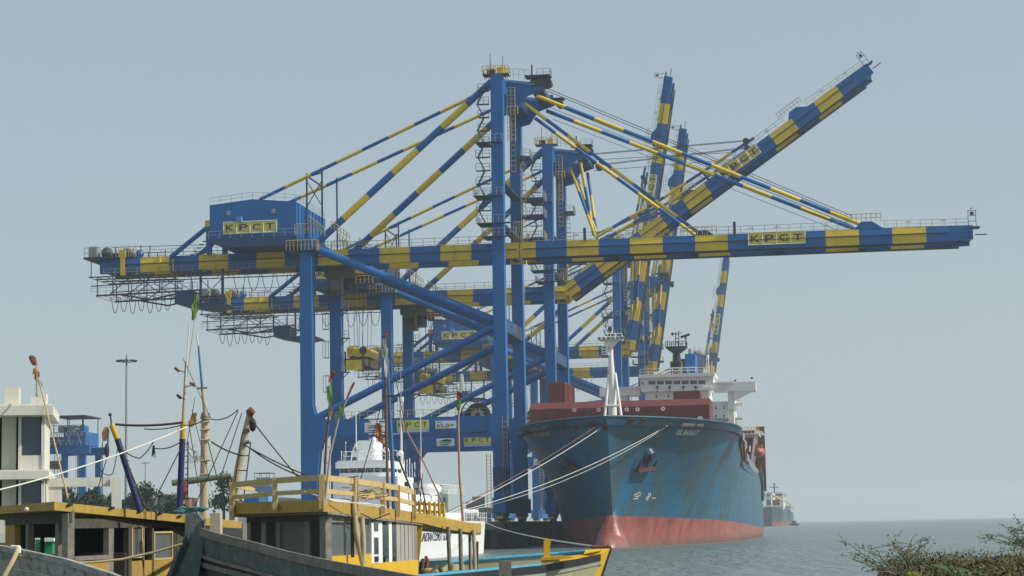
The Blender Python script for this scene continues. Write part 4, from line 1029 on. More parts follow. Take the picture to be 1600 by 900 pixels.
# ------------------------------------------------------------------ harbour yard behind
def yard_crane(px, Y, label, zt=28.0, big=True):
    b0 = pix(px, 800, Y); b0.z = 3.75
    r_ = thing('yard_crane', label, 'crane', b0, R(-4))
    r_.scale = (.8, .8, .79)
    for x in (-1.2, 3.4):
        for y in (0, 14): MB().box(x - .7, x + .7, y - .6, y + .6, 0, 21, BLUE).build('leg', r_)
    mb = MB().box(-5.5, 5.2, -.8, .8, 19.2, 21.2, BLUE).box(-5.5, 5.2, 13.2, 14.8, 19.2, 21.2, BLUE); mb.build('top_beam', r_)
    mb = MB().box(-5.5, -1.5, -1.5, 15, 21.2, 23.4, DBLUE).box(-1.5, 4, 0, 12, 21.2, 24.6, BLUE).box(-5, -2, -1.7, 4, 15.5, 17.4, BROWN).box(-4.8, -1, -2, 3, 10.4, 12.0, BROWN)
    mb.tube((-4, 1, 12), (-4, 1, 19), .08, CABLE); mb.tube((-2, 1, 12), (-2, 1, 19), .08, CABLE)
    mb.rail([(-5.6, -1.5, 21.4), (5.2, -1.5, 21.4)], RAILG, step=1, r=.06); mb.rail([(-5.6, -1.5, 23.4), (4.6, -1.5, 23.4)], RAILG, step=1, r=.06); mb.build('machinery', r_)
    mb = MB()
    for x in (-5.4, -3.0, -.4, 2.2, 4.8): mb.bar((x, -1.6, 21.2), (x + 1.2, -1.6, 24.4), .12, .12, RAILG); mb.bar((x + 1.2, -1.6, 21.2), (x, -1.6, 24.4), .12, .12, RAILG)
    for z in (22.6, 24.4, 26.2): mb.bar((-4.2, -1.4, z), (4.4, -1.4, z), .14, .14, DARK)
    for x, z, w_ in ((-3.2, 24.6, 1.4), (-.8, 24.6, 2.0), (2.2, 24.6, 1.2)): mb.box(x, x + w_, 1, 5, z, z + 1.6, (RAILG, DARK, BLUE)[int(x) % 3])
    for x in (-1.2, 3.4):
        mb.bar((x - .9, -.9, 2), (x - .9, -.9, 19), .1, .1, RAILG); mb.bar((x - 1.5, -.9, 2), (x - 1.5, -.9, 19), .1, .1, RAILG)
        for k in range(14): mb.bar((x - 1.5, -.9, 2.6 + k * 1.2), (x - .9, -.9, 2.6 + k * 1.2), .07, .07, RAILG)
    mb.build('lattice', r_)
    mb = MB().box(-4.2, 4.4, -1.5, 13, 28.4, 28.7, DARK)
    for x in (-3.6, -.2, 3.8):
        for y in (-1.2, 12): mb.tube((x, y, 23), (x, y, 28.4), .12, DARK)
    mb.build('roof', r_)
    MB().box(-5, 5.4, -.8, .8, 0, 1.6, BLUE).box(3, 5.6, 2, 12, 1, 6, DBLUE).build('base_beam', r_)
yard_crane(108, 405, 'blue yard crane with a roofed deck behind the cream building')
yard_crane(410, 830, 'faint blue yard crane seen beyond the yellow roof railing')
yard_crane(690, 1150, 'tiny faint yard crane seen through the portal of the nearest quay crane')
def light_mast(px, Y, h, label, rr):
    b0 = pix(px, 800, Y); b0.z = 3.7
    r_ = thing('floodlight_mast', label, 'light mast', b0)
    MB().tube((0, 0, 0), (0, 0, h), rr, RAILG, 10, r1=rr * .5).build('pole', r_)
    mb = MB().tube((0, 0, h - .3), (0, 0, h + .1), .9, RAILG, 12).tube((0, 0, h), (0, 0, h + 1.0), .08, DARK); mb.build('head_ring', r_)
    for k in range(9):
        a = k * math.pi * 2 / 9; c = (1.5 * math.cos(a), 1.5 * math.sin(a), h - .1)
        MB().box(c[0] - .3, c[0] + .3, c[1] - .2, c[1] + .2, c[2] - .15, c[2] + .15, DARK).bar((0, 0, h), c, .07, .07, DARK).build('lamp', r_)
light_mast(197, 352, 29.0, 'tall floodlight mast rising behind the rope-strung fishing masts', .3)
light_mast(227, 900, 30.0, 'faint distant floodlight mast low beside the tall one', .45)

LEAFD = mat('tree_leaves', (.035, .06, .02), .8, var=.5, scale=.5)
BARK = mat('bark', (.08, .06, .045), .9, var=.3)
def tree(px, Y, h, rad, label):
    b0 = pix(px, 800, Y); b0.z = 3.7
    r_ = thing('tree', label, 'tree', b0, 0, 'trees in the harbour yard')
    mb = MB().limb([(0, 0, 0), (.1, 0, h * .3), (0, .1, h * .6)], [.28, .2, .1], BARK, 6)
    cl = []
    for k in range(7):
        a = random.uniform(0, 6.28); rr = random.uniform(.2, .8) * rad; c = Vector((rr * math.cos(a), rr * math.sin(a), h * random.uniform(.45, .92))); cl.append((c, rad * random.uniform(.3, .55)))
        mb.limb([(0, 0, h * .3), tuple(c * .6 + Vector((0, 0, h * .12))), tuple(c)], [.14, .08, .03], BARK, 5)
    mb.build('trunk', r_)
    mb = MB()
    for c, cr in cl:
        for k in range(110):
            d = Vector((random.gauss(0, 1), random.gauss(0, 1), random.gauss(0, .8))).normalized() * cr * random.uniform(.5, 1.15); p = c + d
            a = Vector((random.gauss(0, 1), random.gauss(0, 1), random.gauss(0, 1))).normalized() * .28; b_ = a.cross(Vector((random.random(), random.random(), random.random()))).normalized() * .2
            mb.add([p - a, p + b_, p + a, p - b_], [(0, 1, 2, 3)], LEAFD)
    mb.build('crown', r_)
for i, (px, Y, h, rad, lab) in enumerate(((203, 330, 7.2, 3.2, 'bushy tree seen just right of the tall floodlight mast foot'), (236, 345, 7.6, 3.4, 'round tree left of the low yard buildings'),
        (262, 350, 5.4, 2.6, 'small tree between the round tree and the dark blue mast'), (349, 320, 8.4, 3.4, 'tree beside the leaning wooden pole at the yellow roof'),
        (112, 300, 6.0, 3.0, 'tree in the gap of the cream parapet frame, the left one'), (150, 300, 6.3, 3.0, 'tree in the gap of the cream parapet frame, the right one'), (176, 310, 5.2, 2.4, 'low tree against the right post of the cream frame'))):
    tree(px, Y, h, rad, lab)
def shed(x0, x1, yt, Y, dep, m, label, win=4, ridge=0.0, name='warehouse'):
    a = pix(x0, yt, Y); b_ = pix(x1, yt, Y); W_ = b_.x - a.x; hh = a.z - 3.7
    r_ = thing(name, label, 'building', (a.x, Y, 3.7))
    MB().box(0, W_, 0, dep, -.5, hh, m).build('wall', r_)
    mb = MB().prism([(-.3, hh), (W_ + .3, hh), (W_ * .5, hh + .3 + ridge)], -.4, dep + .4, RAILG); mb.build('roof', r_)
    for k in range(win):
        x = W_ * (k + .3) / win; MB().box(x, x + W_ * .4 / win, -.06, 0.02, hh * .45, hh * .75, GLASS).build('window', r_)
shed(246, 272, 774, 420, 14, CONC, 'grey block with dark windows behind the dark blue mast', 3)
shed(272, 296, 778, 500, 12, mat('brick_wall', (.3, .11, .06)), 'low reddish brick building behind the pale wooden mast', 2)
shed(640, 700, 764, 640, 30, mat('pale_green_sheeting', (.36, .42, .37)), 'pale green warehouse seen through the crane portal', 5, 1.2)
shed(215, 246, 781, 460, 10, mat('cream_wall', (.5, .46, .38)), 'cream low building beside the round tree', 3)
shed(372, 470, 781, 700, 20, mat('grey_sheeting', (.3, .32, .33)), 'long grey shed beyond the boat railing', 8, .8)
shed(150, 215, 786, 520, 16, mat('grey_sheeting', (.3, .32, .33)), 'low grey shed behind the trees by the cream building', 5, .6)
mb_cols = [mat('stack_grey', (.16, .18, .20)), mat('stack_brown', (.22, .12, .09)), mat('stack_blue', (.06, .12, .22))]
g = 'container stack in the yard'
for r0 in range(5):
    for c0 in range(4):
        a = pix(728 + c0 * 10, 800, 520); 
        if (r0, c0) in ((4, 0), (4, 3), (3, 3)): continue
        o = MB().box(.04, 1.56, 0, 6, .04, 1.36, mb_cols[(r0 * 2 + c0) % 3])
        for k in range(5): o.box(.1 + k * .3, .2 + k * .3, -.04, 0, .1, 1.3, mb_cols[(r0 * 2 + c0) % 3])
        o = o.build('shipping_container'); o.location = (a.x, 520, 3.7 + r0 * 1.4)
        tag(o, 'hazy %s container, %s column, %s row of the stack behind the crane portal' % (('grey', 'brown', 'blue')[(r0 * 2 + c0) % 3], ('leftmost', 'second', 'third', 'rightmost')[c0], ('bottom', 'second', 'third', 'fourth', 'top')[r0]), 'container', g)
#%%PART3
#%%PART3
# ------------------------------------------------------------------ foreground
WOODY = mat('worn_yellow_paint', (.40, .26, .05), .75, var=.2, scale=1.2, streak=.6, streak_rgb=(.13, .09, .05), sscale=5, fine=(7, .56, .5, (.16, .13, .08)), bump=.3)
BRIGHTY = mat('bright_yellow_paint', (.62, .38, .02), .55, var=.15, scale=1.5, streak=.35, streak_rgb=(.3, .2, .08), sscale=5, fine=(6, .62, .5, (.2, .15, .08)))
GREYW = mat('weathered_grey_wood', (.20, .185, .155), .9, var=.55, scale=4, streak=.7, streak_rgb=(.05, .045, .04), sscale=9, fine=(5, .55, .6, (.3, .28, .24)), bump=.6)
PALEW = mat('bare_pale_wood', (.42, .36, .26), .85, var=.25, scale=3, streak=.6, streak_rgb=(.12, .09, .06), sscale=14, bump=.4)
RAILW = mat('faded_yellow_rail', (.52, .38, .16), .75, var=.2, scale=2, streak=.5, streak_rgb=(.2, .1, .05), sscale=10, fine=(9, .6, .6, (.2, .08, .04)))
DARKIN = mat('cabin_shade_boards', (.035, .032, .03), .9, var=.4, scale=2)  # near-black colour carries the shade inside the cabins
GREENGREY = mat('peeling_green_hull', (.115, .14, .13), .85, var=.5, scale=3.5, streak=.8, streak_rgb=(.04, .04, .035), sscale=6, fine=(9, .57, .6, (.27, .25, .22)), bump=1.0)
WHITEW = mat('flaking_white_hull', (.36, .35, .32), .85, var=.4, scale=3, streak=.9, streak_rgb=(.06, .055, .05), sscale=8, fine=(7, .52, .8, (.12, .14, .13)), bump=1.0)
NAVY = mat('navy_mast_paint', (.015, .02, .10), .6, var=.3, scale=3, streak=.3, streak_rgb=(.1, .1, .12))
MASTY = mat('mast_yellow_paint', (.5, .33, .02), .6, var=.2, scale=3)
MBLUE = mat('mast_pale_blue_paint', (.06, .16, .33), .6, var=.3, scale=3, streak=.5, streak_rgb=(.25, .25, .25), sscale=6)
OLDW = mat('dark_old_wood', (.07, .065, .05), .9, var=.6, scale=5, streak=.5, streak_rgb=(.2, .19, .16), sscale=10, bump=.6)
CREAM = mat('cream_plaster', (.66, .64, .55), .8, var=.12, scale=.8, streak=.45, streak_rgb=(.28, .26, .21), sscale=2.2, bump=.2)
CYAN = mat('cyan_gunwale_paint', (.08, .34, .50), .7, var=.25, scale=2.5, fine=(6, .55, .6, (.3, .42, .46)))
BEIGE = mat('beige_hull_paint', (.36, .35, .22), .75, var=.2, scale=2, fine=(4, .62, .5, (.14, .13, .09)))
BLUEBOX = mat('blue_plastic', (.02, .12, .42), .5, var=.1)
BLUETOP = mat('light_blue_tarpaulin', (.1, .3, .6), .6, var=.15)
REDF = mat('faded_red_cloth', (.30, .09, .07), .9, var=.3, scale=6)
GREENF = mat('green_cloth', (.16, .28, .07), .9, var=.3, scale=6)
ORNF = mat('orange_cloth', (.55, .30, .12), .9, var=.3, scale=6)
PANE = mat('dusty_pane', (.10, .115, .11), .45, var=.4, scale=3, spec=.3)
CAGEN = mat('teal_net', (.08, .22, .22), .95, var=.4, scale=8)

def colt(px, A, B):                                 # parameter where the upright plane A-B is seen at column px (at eye level)
    d = fwd + cright * ((px - 800) / F) + cup * ((450 - 840) / F)
    ax, ay = A; bx_, by = B
    den = (bx_ - ax) * d.y - (by - ay) * d.x
    return (ay * d.x - ax * d.y) / den
def wall_piece(mb, A, B, t0, t1, z0, z1, th, m, off=0.0):
    A = Vector((A[0], A[1], 0)); B = Vector((B[0], B[1], 0)); d = (B - A); n = Vector((d.y, -d.x, 0)).normalized()
    if n.y > 0 and abs(n.y) > abs(n.x) * .3: n = -n
    p, q_ = A + d * t0 + n * off, A + d * t1 + n * off; r2 = n * -th
    vs = [p, q_, q_ + r2, p + r2]
    mb.add([(v.x, v.y, z0) for v in vs] + [(v.x, v.y, z1) for v in vs], [(0, 1, 2, 3), (7, 6, 5, 4), (0, 4, 5, 1), (1, 5, 6, 2), (2, 6, 7, 3), (3, 7, 4, 0)], m)
def slab(mb, pts, ztop, th, m):                     # plan polygon with its own height at each corner
    n = len(pts); vs = [(p[0], p[1], z) for p, z in zip(pts, ztop)] + [(p[0], p[1], z - th) for p, z in zip(pts, ztop)]
    mb.add(vs, [tuple(range(n)), tuple(range(2 * n - 1, n - 1, -1))] + [(k, (k + 1) % n, n + (k + 1) % n, n + k) for k in range(n)], m)
def T(p): return Matrix.Translation(-Vector(p))
def strip(mb, top, bot, m, th=.06):                 # planked hull side between two 3-D lines, with thickness
    n = len(top); off = Vector((0, th, 0))
    vs = [Vector(p) for p in top] + [Vector(p) for p in bot] + [Vector(p) + off for p in top] + [Vector(p) + off for p in bot]
    fs = []
    for k in range(n - 1):
        fs += [(k, k + 1, n + k + 1, n + k), (2 * n + k + 1, 2 * n + k, 3 * n + k, 3 * n + k + 1), (k + 1, k, 2 * n + k, 2 * n + k + 1), (n + k, n + k + 1, 3 * n + k + 1, 3 * n + k)]
    fs += [(0, n, 3 * n, 2 * n), (n - 1, 3 * n - 1, 4 * n - 1, 2 * n - 1)]
    mb.add(vs, fs, m)
def cloth(mb, a, b_, w0, m, k=5):                   # crumpled hanging pennant
    a = Vector(a); b_ = Vector(b_); vs = []; fs = []
    for i in range(k + 1):
        t = i / k; c = a.lerp(b_, t); ww = w0 * (.5 + .6 * math.sin(2.6 * t + .5)) * random.uniform(.75, 1.2); dy = random.uniform(-.3, .3) * w0
        vs += [c + Vector((-ww / 2, dy, 0)), c + Vector((0, -dy * 1.3, .02)), c + Vector((ww / 2, dy * .5, .01))]
    for i in range(k):
        for j in (0, 1): fs.append((3 * i + j, 3 * i + 3 + j, 3 * i + 4 + j, 3 * i + 1 + j))
    mb.add(vs, fs, m, True); mb.add([v + Vector((0, .012, 0)) for v in vs], [f[::-1] for f in fs], m, True)

# --- cream building with parapet on the far left, on a small jetty
bo = pix(69, 840, 74.5); bo.z = 0
cbld = thing('cream_building', 'cream concrete building with dark blue windows and parapet stubs at the left edge', 'building', bo, R(10.5))
def bq(px, py, Y=75): return pix(px, py, Y)
BM = T(bo)
mb = MB(BM)
def fb(mb, x0, x1, yt, yb, Y0, Y1, m):
    a = pix(x0, yt, Y0); b_ = pix(x1, yb, Y0); return mb.box(a.x, b_.x, Y0, Y1, b_.z, a.z, m)
for yt, yb in ((648, 738), (748, 800)):
    fb(mb, -60, 9, yt, yb, 75.6, 80, CREAM); fb(mb, 9, 30, yt, yb, 75.0, 80, CREAM)
    fb(mb, 30, 33.5, yt, yb, 74.5, 80, CREAM); fb(mb, 66, 69.5, yt, yb, 74.5, 79, CREAM)
    fb(mb, 33.5, 66, yt, 651 if yt == 648 else 751, 74.55, 79, CREAM); fb(mb, 33.5, 66, 712 if yt == 648 else 789, yb, 74.55, 79, CREAM)
fb(mb, -60, 69.5, 800, 860, 74.5, 80, CREAM)
mb.build('wall', cbld)
mb = MB(BM); fb(mb, -60, 78, 636, 648, 73.9, 80, CREAM); fb(mb, -60, 76, 633, 636.2, 74.1, 80, CREAM); fb(mb, -60, 73, 738, 748, 74.1, 80, CREAM)
fb(mb, -60, 72, 736, 738.2, 74.2, 80, CREAM); mb.build('cornice', cbld)
mb = MB(BM); fb(mb, 10, 31, 605, 634, 74.6, 76.0, CREAM); mb.build('parapet_block', cbld)
mb = MB(BM); fb(mb, 50, 62, 620, 634, 74.6, 75.4, CREAM); fb(mb, 62, 73, 614, 634, 74.6, 76.0, CREAM); mb.build('parapet_block', cbld)
BWIN = mat('blue_tinted_glass', (.05, .07, .11), .2, var=.15, spec=.8)
for yt, yb in ((651, 712), (751, 789)):
    mb = MB(BM); fb(mb, 33.5, 66, yt, yb, 74.8, 74.86, BWIN); wn = mb.build('window', cbld)
    mb = MB(BM)
    for xx in (33.5, 65): fb(mb, xx, xx + 1, yt, yb, 74.7, 74.8, DARK)
    mb.build('frame', wn)
mb = MB(BM); fb(mb, -60, 1.5, 655, 705, 75.5, 75.58, BWIN); mb.build('window', cbld)
mb = MB(BM); fb(mb, 78, 174, 747, 759, 75, 75.6, CREAM); fb(mb, 174, 189, 745, 815, 74.7, 76, CREAM); fb(mb, 80, 100, 759, 815, 75.05, 75.6, CREAM); fb(mb, 78, 174, 798, 825, 75.05, 75.5, CREAM); mb.build('parapet_frame', cbld)
mb = MB(BM); mb.limb([pix(60, 632, 74.8), pix(60, 590, 74.8), pix(59, 560, 74.8)], [.04, .03, .02], RAILG, 6); fp = mb.build('flagpole', cbld)
mb = MB(BM); cloth(mb, pix(52, 556, 74.8), pix(58, 572, 74.8), .22, REDF); cloth(mb, pix(58, 576, 74.8), pix(61, 596, 74.8), .22, ORNF); cloth(mb, pix(63, 594, 74.8), pix(68, 606, 74.8), .12, GREENF); mb.build('flag', fp)
JM = MB(); JM.box(-40, -11.5, 73, 110, -1.5, 1.9, CONC); struct(JM.build('jetty'))
rope('rope_stay', [pix(60, 590, 73.7), pix(106, 778, 60)], .03, ROPEY, 'brown stay rope slanting down from the flagpole on the cream building')

# --- generic wooden pole
def pole(parent, M_, pts, rs, m, name='mast', n=8):
    mb = MB(M_)
    if isinstance(m, list):
        for (a, b_, r0, r1, mm) in m: mb.tube(a, b_, r0, mm, n, r1=r1)
    else: mb.limb(pts, rs, m, n)
    return mb.build(name, parent)
pxr = lambda w_, Y: w_ * Y / 3200 / 2

# --- boat with the worn yellow roof (left)
ao = Vector((-10.0, 50, 0)); bA = thing('fishing_boat', 'old fishing boat with dull yellow roof slab and dark open cabin windows at lower left', 'boat', ao)
AM = T(ao)
roofA = [(-14.5, 54.5), (-12.79, 51), (-10.32, 46), (-8.75, 54), (-8.0, 56.5), (-8.0, 60), (-14.5, 62)]
zA = [3.78, 3.79, 3.80, 3.51, 3.36, 3.34, 3.6]
mb = MB(AM); slab(mb, roofA, zA, .19, WOODY); rf = mb.build('roof', bA)
mb = MB(AM)
for px, py in ((108, 788), (174, 793), (218, 798), (250, 801), (280, 806)):
    t = colt(px, (-10.32, 46), (-8.75, 54)); p = Vector((-10.32 + 1.57 * t + .02, 46 + 8 * t, 0)); z = pix(px, py, p.y).z
    mb.box(p.x - .01, p.x + .02, p.y - .22, p.y + .22, z - .03, z + .02, BLACK)
mb.ball(tuple(pix(43, 796, 47.6) + Vector((0, -.1, 0))), .06, ROPEW, 8); mb.build('drain_holes', rf)
c0 = pix(8, 850, 51.0); c1 = pix(107, 850, 46.9); c2 = pix(312, 850, 56.3)
C0, C1, C2 = (c0.x, c0.y), (c1.x, c1.y), (c2.x, c2.y)
mb = MB(AM)
z_roof = 3.60
for s_, e_, m in ((8, 23, WOODY), (40, 44, GREYW), (86, 91, GREYW), (100, 107, GREYW)):
    t0, t1 = colt(s_, C0, C1), colt(e_, C0, C1); wall_piece(mb, C0, C1, t0, t1, 1.6, 3.62, .14, m)
wall_piece(mb, C0, C1, 0, 1, 1.4, 2.42, .1, WOODY); wall_piece(mb, C0, C1, 0, 1, 3.32, 3.62, .1, OLDW, .01); wall_piece(mb, C0, C1, 0, 1, 2.42, 2.48, .16, GREYW, .03)
for s_, e_, m in ((106, 115, GREYW), (170, 178, GREYW), (201, 206, OLDW), (223, 226, GREYW), (237.5, 240.5, OLDW), (270, 275, OLDW), (276, 312, OLDW)):
    t0, t1 = colt(s_, C1, C2), colt(e_, C1, C2); wall_piece(mb, C1, C2, t0, t1, 1.5, 3.55 if s_ < 180 else 3.42, .14, m)
t0, t1, t2, t3 = [colt(x, C1, C2) for x in (115, 170, 206, 300)]
wall_piece(mb, C1, C2, 0, t1, 1.2, 2.46, .1, WOODY); wall_piece(mb, C1, C2, t2, 1, 1.2, 2.38, .1, WOODY)
wall_piece(mb, C1, C2, 0, 1, 3.20, 3.42, .1, OLDW, .01); wall_piece(mb, C1, C2, t0, t1, 2.46, 2.56, .2, GREYW, .04)
wa = mb.build('cabin_wall', bA)
for s_, e_, z0, z1, m in ((206, 223, 2.5, 3.22, PANE), (240.5, 270, 2.42, 3.05, PANE)):
    mb = MB(AM); wall_piece(mb, C1, C2, colt(s_, C1, C2), colt(e_, C1, C2), z0, z1, .04, m, -.03); wn = mb.build('window', wa)
    mb = MB(AM)
    for a_, b2 in ((s_, s_ + 1.4), (e_ - 1.4, e_)): wall_piece(mb, C1, C2, colt(a_, C1, C2), colt(b2, C1, C2), z0, z1, .06, RAILW, .01)
    wall_piece(mb, C1, C2, colt(s_, C1, C2), colt(e_, C1, C2), z0 - .05, z0, .08, RAILW, .01); wall_piece(mb, C1, C2, colt(s_, C1, C2), colt(e_, C1, C2), z1, z1 + .05, .08, RAILW, .01); mb.build('frame', wn)
mb = MB(AM); mb.box(-13.5, -8.9, 50, 60, 1.3, 1.5, DARKIN); mb.box(-12.5, -9.3, 58.5, 58.7, 1.4, 3.3, DARKIN); mb.box(-10.6, -9.6, 50.5, 51.5, 1.4, 2.6, DARKIN); fb(mb, 23, 53, 800, 900, 57, 57.1, DARKIN); fb(mb, 53, 86, 800, 840, 57, 57.1, DARKIN); fb(mb, 86, 125, 800, 900, 57, 57.1, DARKIN); fb(mb, 53, 86, 868, 900, 57, 57.1, DARKIN); fb(mb, 63, 68, 840, 868, 57, 57.1, DARKIN)  # near-black panels added to darken the cabin, with a gap for the view
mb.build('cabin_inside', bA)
mb = MB(AM)
topl = [(-15, 50, 2.0), (-12.8, 47.5, 1.9), (-10.4, 45.6, 1.8), (-8.9, 48.5, 1.75), (-8.1, 54, 1.7), (-7.6, 60, 1.8)]
botl = [(x * .97 - .2, y + .5, -.3) for x, y, z in topl]; strip(mb, topl, botl, GREYW, .1)
slab(mb, [(p[0], p[1]) for p in topl] + [(-15, 60)], [1.5] * 7, .08, GREYW); mb.build('hull', bA)
# masts of this boat
m1 = pole(bA, AM, None, None, [(pix(280, 800, 52), pix(285, 686, 52), pxr(10, 52), pxr(9.5, 52), NAVY), (pix(285, 686, 52), pix(286.3, 659, 52), pxr(9.3, 52), pxr(8.5, 52), MASTY),
     (pix(286.3, 659, 52), pix(291, 565, 52), pxr(5.5, 52), pxr(4, 52), PALEW), (pix(289.5, 600, 51.8), pix(296, 504, 51.8), pxr(3, 52), pxr(1.8, 52), ROPEW), (pix(291, 596, 51.9), pix(304, 500, 51.9), pxr(1.6, 52), pxr(1.2, 52), PALEW)])
mb = MB(AM); cloth(mb, pix(308, 461, 51.9), pix(302, 501, 51.9), .16, GREENF, 7); mb.build('flag', m1)
mb = MB(AM); mb.tube(pix(304, 500, 51.9), pix(308, 459, 51.9), .012, PALEW, 5)
for k in range(10): y = 694 + k * 9.5; mb.tube(pix(289, y, 51.6), pix(294.5, y - 1, 51.6), .012, DARK, 4)
mb.tube(pix(294, 690, 51.6), pix(293, 780, 51.6), .018, DARK, 5); mb.build('rungs', m1)
for x, y in ((276, 578), (300, 601), (279, 620)):
    mb = MB(AM); cloth(mb, pix(x - 2, y - 3, 51.9), pix(x + 4, y + 4, 51.9), .1, REDF if y != 620 else DARK, 3); mb.tube(pix(x + 2, y, 51.9), pix(289.5, y + 4, 51.9), .012, DARK, 4); mb.build('flag', m1)
m4 = pole(bA, AM, None, None, [(pix(219, 798, 50), pix(183.5, 686, 50), pxr(10, 50), pxr(9.5, 50), NAVY), (pix(183.5, 686, 50), pix(174.5, 664, 50), pxr(9.3, 50), pxr(8.5, 50), MASTY)], 'boom')
mb = MB(AM); mb.tube(pix(174, 665, 50), pix(173, 651, 50), .02, DARK); mb.ball(tuple(pix(172, 648, 50)), .05, DARK, 6)
for k in range(7): mb.tube(pix(190 + 4.6 * k, 703 + 14 * k, 49.9), pix(198 + 3.6 * k, 706 + 14 * k, 49.9), .012, DARK, 4)
mb.tube(pix(186, 692, 49.8), pix(226, 790, 49.8), .015, DARK, 4)
mb.build('fittings', m4)
mb = MB(AM); cloth(mb, pix(166, 668, 50), pix(163, 690, 50), .14, ORNF, 4); mb.tube(pix(169, 672, 50), pix(168, 712, 50), .02, CAGEN); mb.ball(tuple(pix(167, 704, 50)), .09, DARK, 8, (.7, .7, 2)); mb.build('tackle_block', m4)
mb = MB(AM)                                          # rigging
def rl(x0, y0, x1, y1, Y=51, r=.014, sag=0, m=ROPED):
    a = pix(x0, y0, Y); b_ = pix(x1, y1, Y); P_ = [a.lerp(b_, k / 8) - Vector((0, 0, sag * 4 * (k / 8) * (1 - k / 8))) for k in range(9)]; mb.path(P_, r, m, 4)
rl(180, 663, 285, 660, r=.03, sag=.05); rl(225, 670, 284, 664, sag=.05); rl(286, 664, 320, 655, sag=.06)
rl(288, 690, 232, 800, r=.014); rl(330, 655, 372, 640, sag=.1); rl(330, 690, 380, 712, sag=.05, r=.02); rl(240, 700, 283, 690, sag=.08); rl(196, 706, 218, 716, sag=.03); rl(218, 716, 240, 690, sag=.05)
rl(372, 642, 300, 800, r=.012); rl(378, 645, 340, 760, r=.012); rl(325, 690, 350, 790, r=.012); rl(295, 660, 310, 760, r=.01); rl(160, 690, 160, 800, r=.01); rl(185, 690, 176, 740, r=.012, sag=.1); rl(176, 740, 150, 722, r=.012, sag=.15)
rl(305, 620, 291, 700, r=.008); rl(300, 640, 330, 760, r=.008); rl(168, 712, 145, 790, r=.012); rl(286, 560, 330, 655, r=.008)
for k in range(40):
    a = random.uniform(0, 6.28); p = pix(303 + 8 * math.cos(a) * random.random(), 712 + 14 * math.sin(a) * random.random(), 51); q_ = p + Vector((random.uniform(-.14, .14), 0, random.uniform(-.16, .16))); mb.tube(p, q_, .005, ROPED, 3)
mb.build('rigging', bA)
mb = MB(AM)
for k in range(30): x = random.uniform(-3, 3); mb.tube(pix(240 + x * .5, 696, 50), pix(240 + x, 712 + random.uniform(-6, 4), 50), .006, ROPED, 3)
mb.build('hanging_net', bA)
mb = MB(AM)
for k in range(26): p = pix(random.uniform(275, 322), random.uniform(793, 802), 51.5); mb.ball(tuple(p), random.uniform(.04, .09), CAGEN, 6, (1.8, 1, .6))
mb.build('net_heap', bA)

# --- boat behind with the pale wooden masts
co = pix(330, 830, 58); co.z = 0
bC = thing('fishing_boat', 'fishing boat hidden behind the yellow roof, showing its pale wooden masts and crossbeam', 'boat', co)
KM = T(co)
mb = MB(KM); tl = [(-9.6, 60, 1.9), (-8.5, 57, 1.9), (-6, 55.8, 2.0), (-3.6, 58.6, 2.6)]; strip(mb, tl, [(x, y + .3, -.3) for x, y, z in tl], GREYW, .1); tl2 = [(-9.6, 60, 1.9), (-7, 61.5, 1.9), (-3.6, 58.6, 2.6)]
strip(mb, tl2, [(x, y - .3, -.3) for x, y, z in tl2], GREYW, .1); slab(mb, [(-9.6, 60), (-8.5, 57), (-6, 55.8), (-3.6, 58.6), (-7, 61.5)], [1.7] * 5, .08, GREYW); mb.build('hull', bC)
m2 = pole(bC, KM, None, None, [(pix(318, 820, 57), pix(320.5, 655, 57), pxr(14, 57), pxr(12, 57), PALEW), (pix(320.5, 655, 57), pix(321.5, 645, 57), pxr(16, 57), pxr(13, 57), GREYW),
     (pix(321, 650, 56.9), pix(316, 606, 56.9), pxr(6.5, 57), pxr(5, 57), PALEW), (pix(316, 606, 56.9), pix(310, 540, 56.9), pxr(4.2, 57), pxr(3, 57), MBLUE), (pix(310, 540, 56.9), pix(306.5, 519, 56.9), pxr(2.4, 57), pxr(1.8, 57), ROPEW)])
mb = MB(KM); mb.bar(pix(308, 607, 56.8), pix(324, 606, 56.8), .05, .05, GREYW)
for y in (660, 672, 688, 720, 742): mb.tube(pix(313 + (660 - y) * .02, y, 56.9), pix(328, y - 1, 56.9), .03, ROPEY, 5)
mb.build('lashings', m2)
mb = MB(KM); mb.limb([pix(269, 755, 56.6), pix(300, 751, 56.6), pix(361, 743.5, 56.6)], [.09, .1, .07], mat('mossy_beam', (.12, .17, .13), .9, var=.3, scale=4), 7); mb.build('crossbeam', bC)
mb = MB(KM); cloth(mb, pix(304, 646, 56.8), pix(298, 668, 56.8), .2, ORNF, 5); mb.build('flag', m2)
mb = MB(KM); cloth(mb, pix(288, 752, 56.5), pix(286, 782, 56.5), .22, REDF, 5); mb.build('red_cloth', bC)
m3 = pole(bC, KM, [pix(362, 800, 55), pix(372, 735, 55), pix(383, 680, 55), pix(391, 645, 55)], [pxr(13, 55), pxr(12, 55), pxr(12, 55), pxr(10.5, 55)], PALEW, 'leaning_pole')
mb = MB(KM); mb.limb([pix(385.5, 645, 54.9), pix(391, 643, 54.9), pix(397, 646, 54.9)], [.07, .13, .07], RUST, 8); mb.ball(tuple(pix(395, 664, 54.8)), .11, BLACK, 10, (.9, .7, 1.7)); mb.tube(pix(393, 647, 54.9), pix(395, 657, 54.9), .025, RUST)
for y in (672, 690): mb.tube(pix(380, y + 2, 54.9), pix(390, y, 54.9), .06, GREYW, 6)
for a, b_ in (((379, 675), (360, 800)), ((392, 690), (378, 800))): mb.tube(pix(*a, 54.8), pix(*b_, 54.8), .018, DARK, 5)
for y in (712, 735, 758): mb.tube(pix(376 - (y - 700) * .12, y, 54.8), pix(390 - (y - 700) * .12, y, 54.8), .014, DARK, 4)
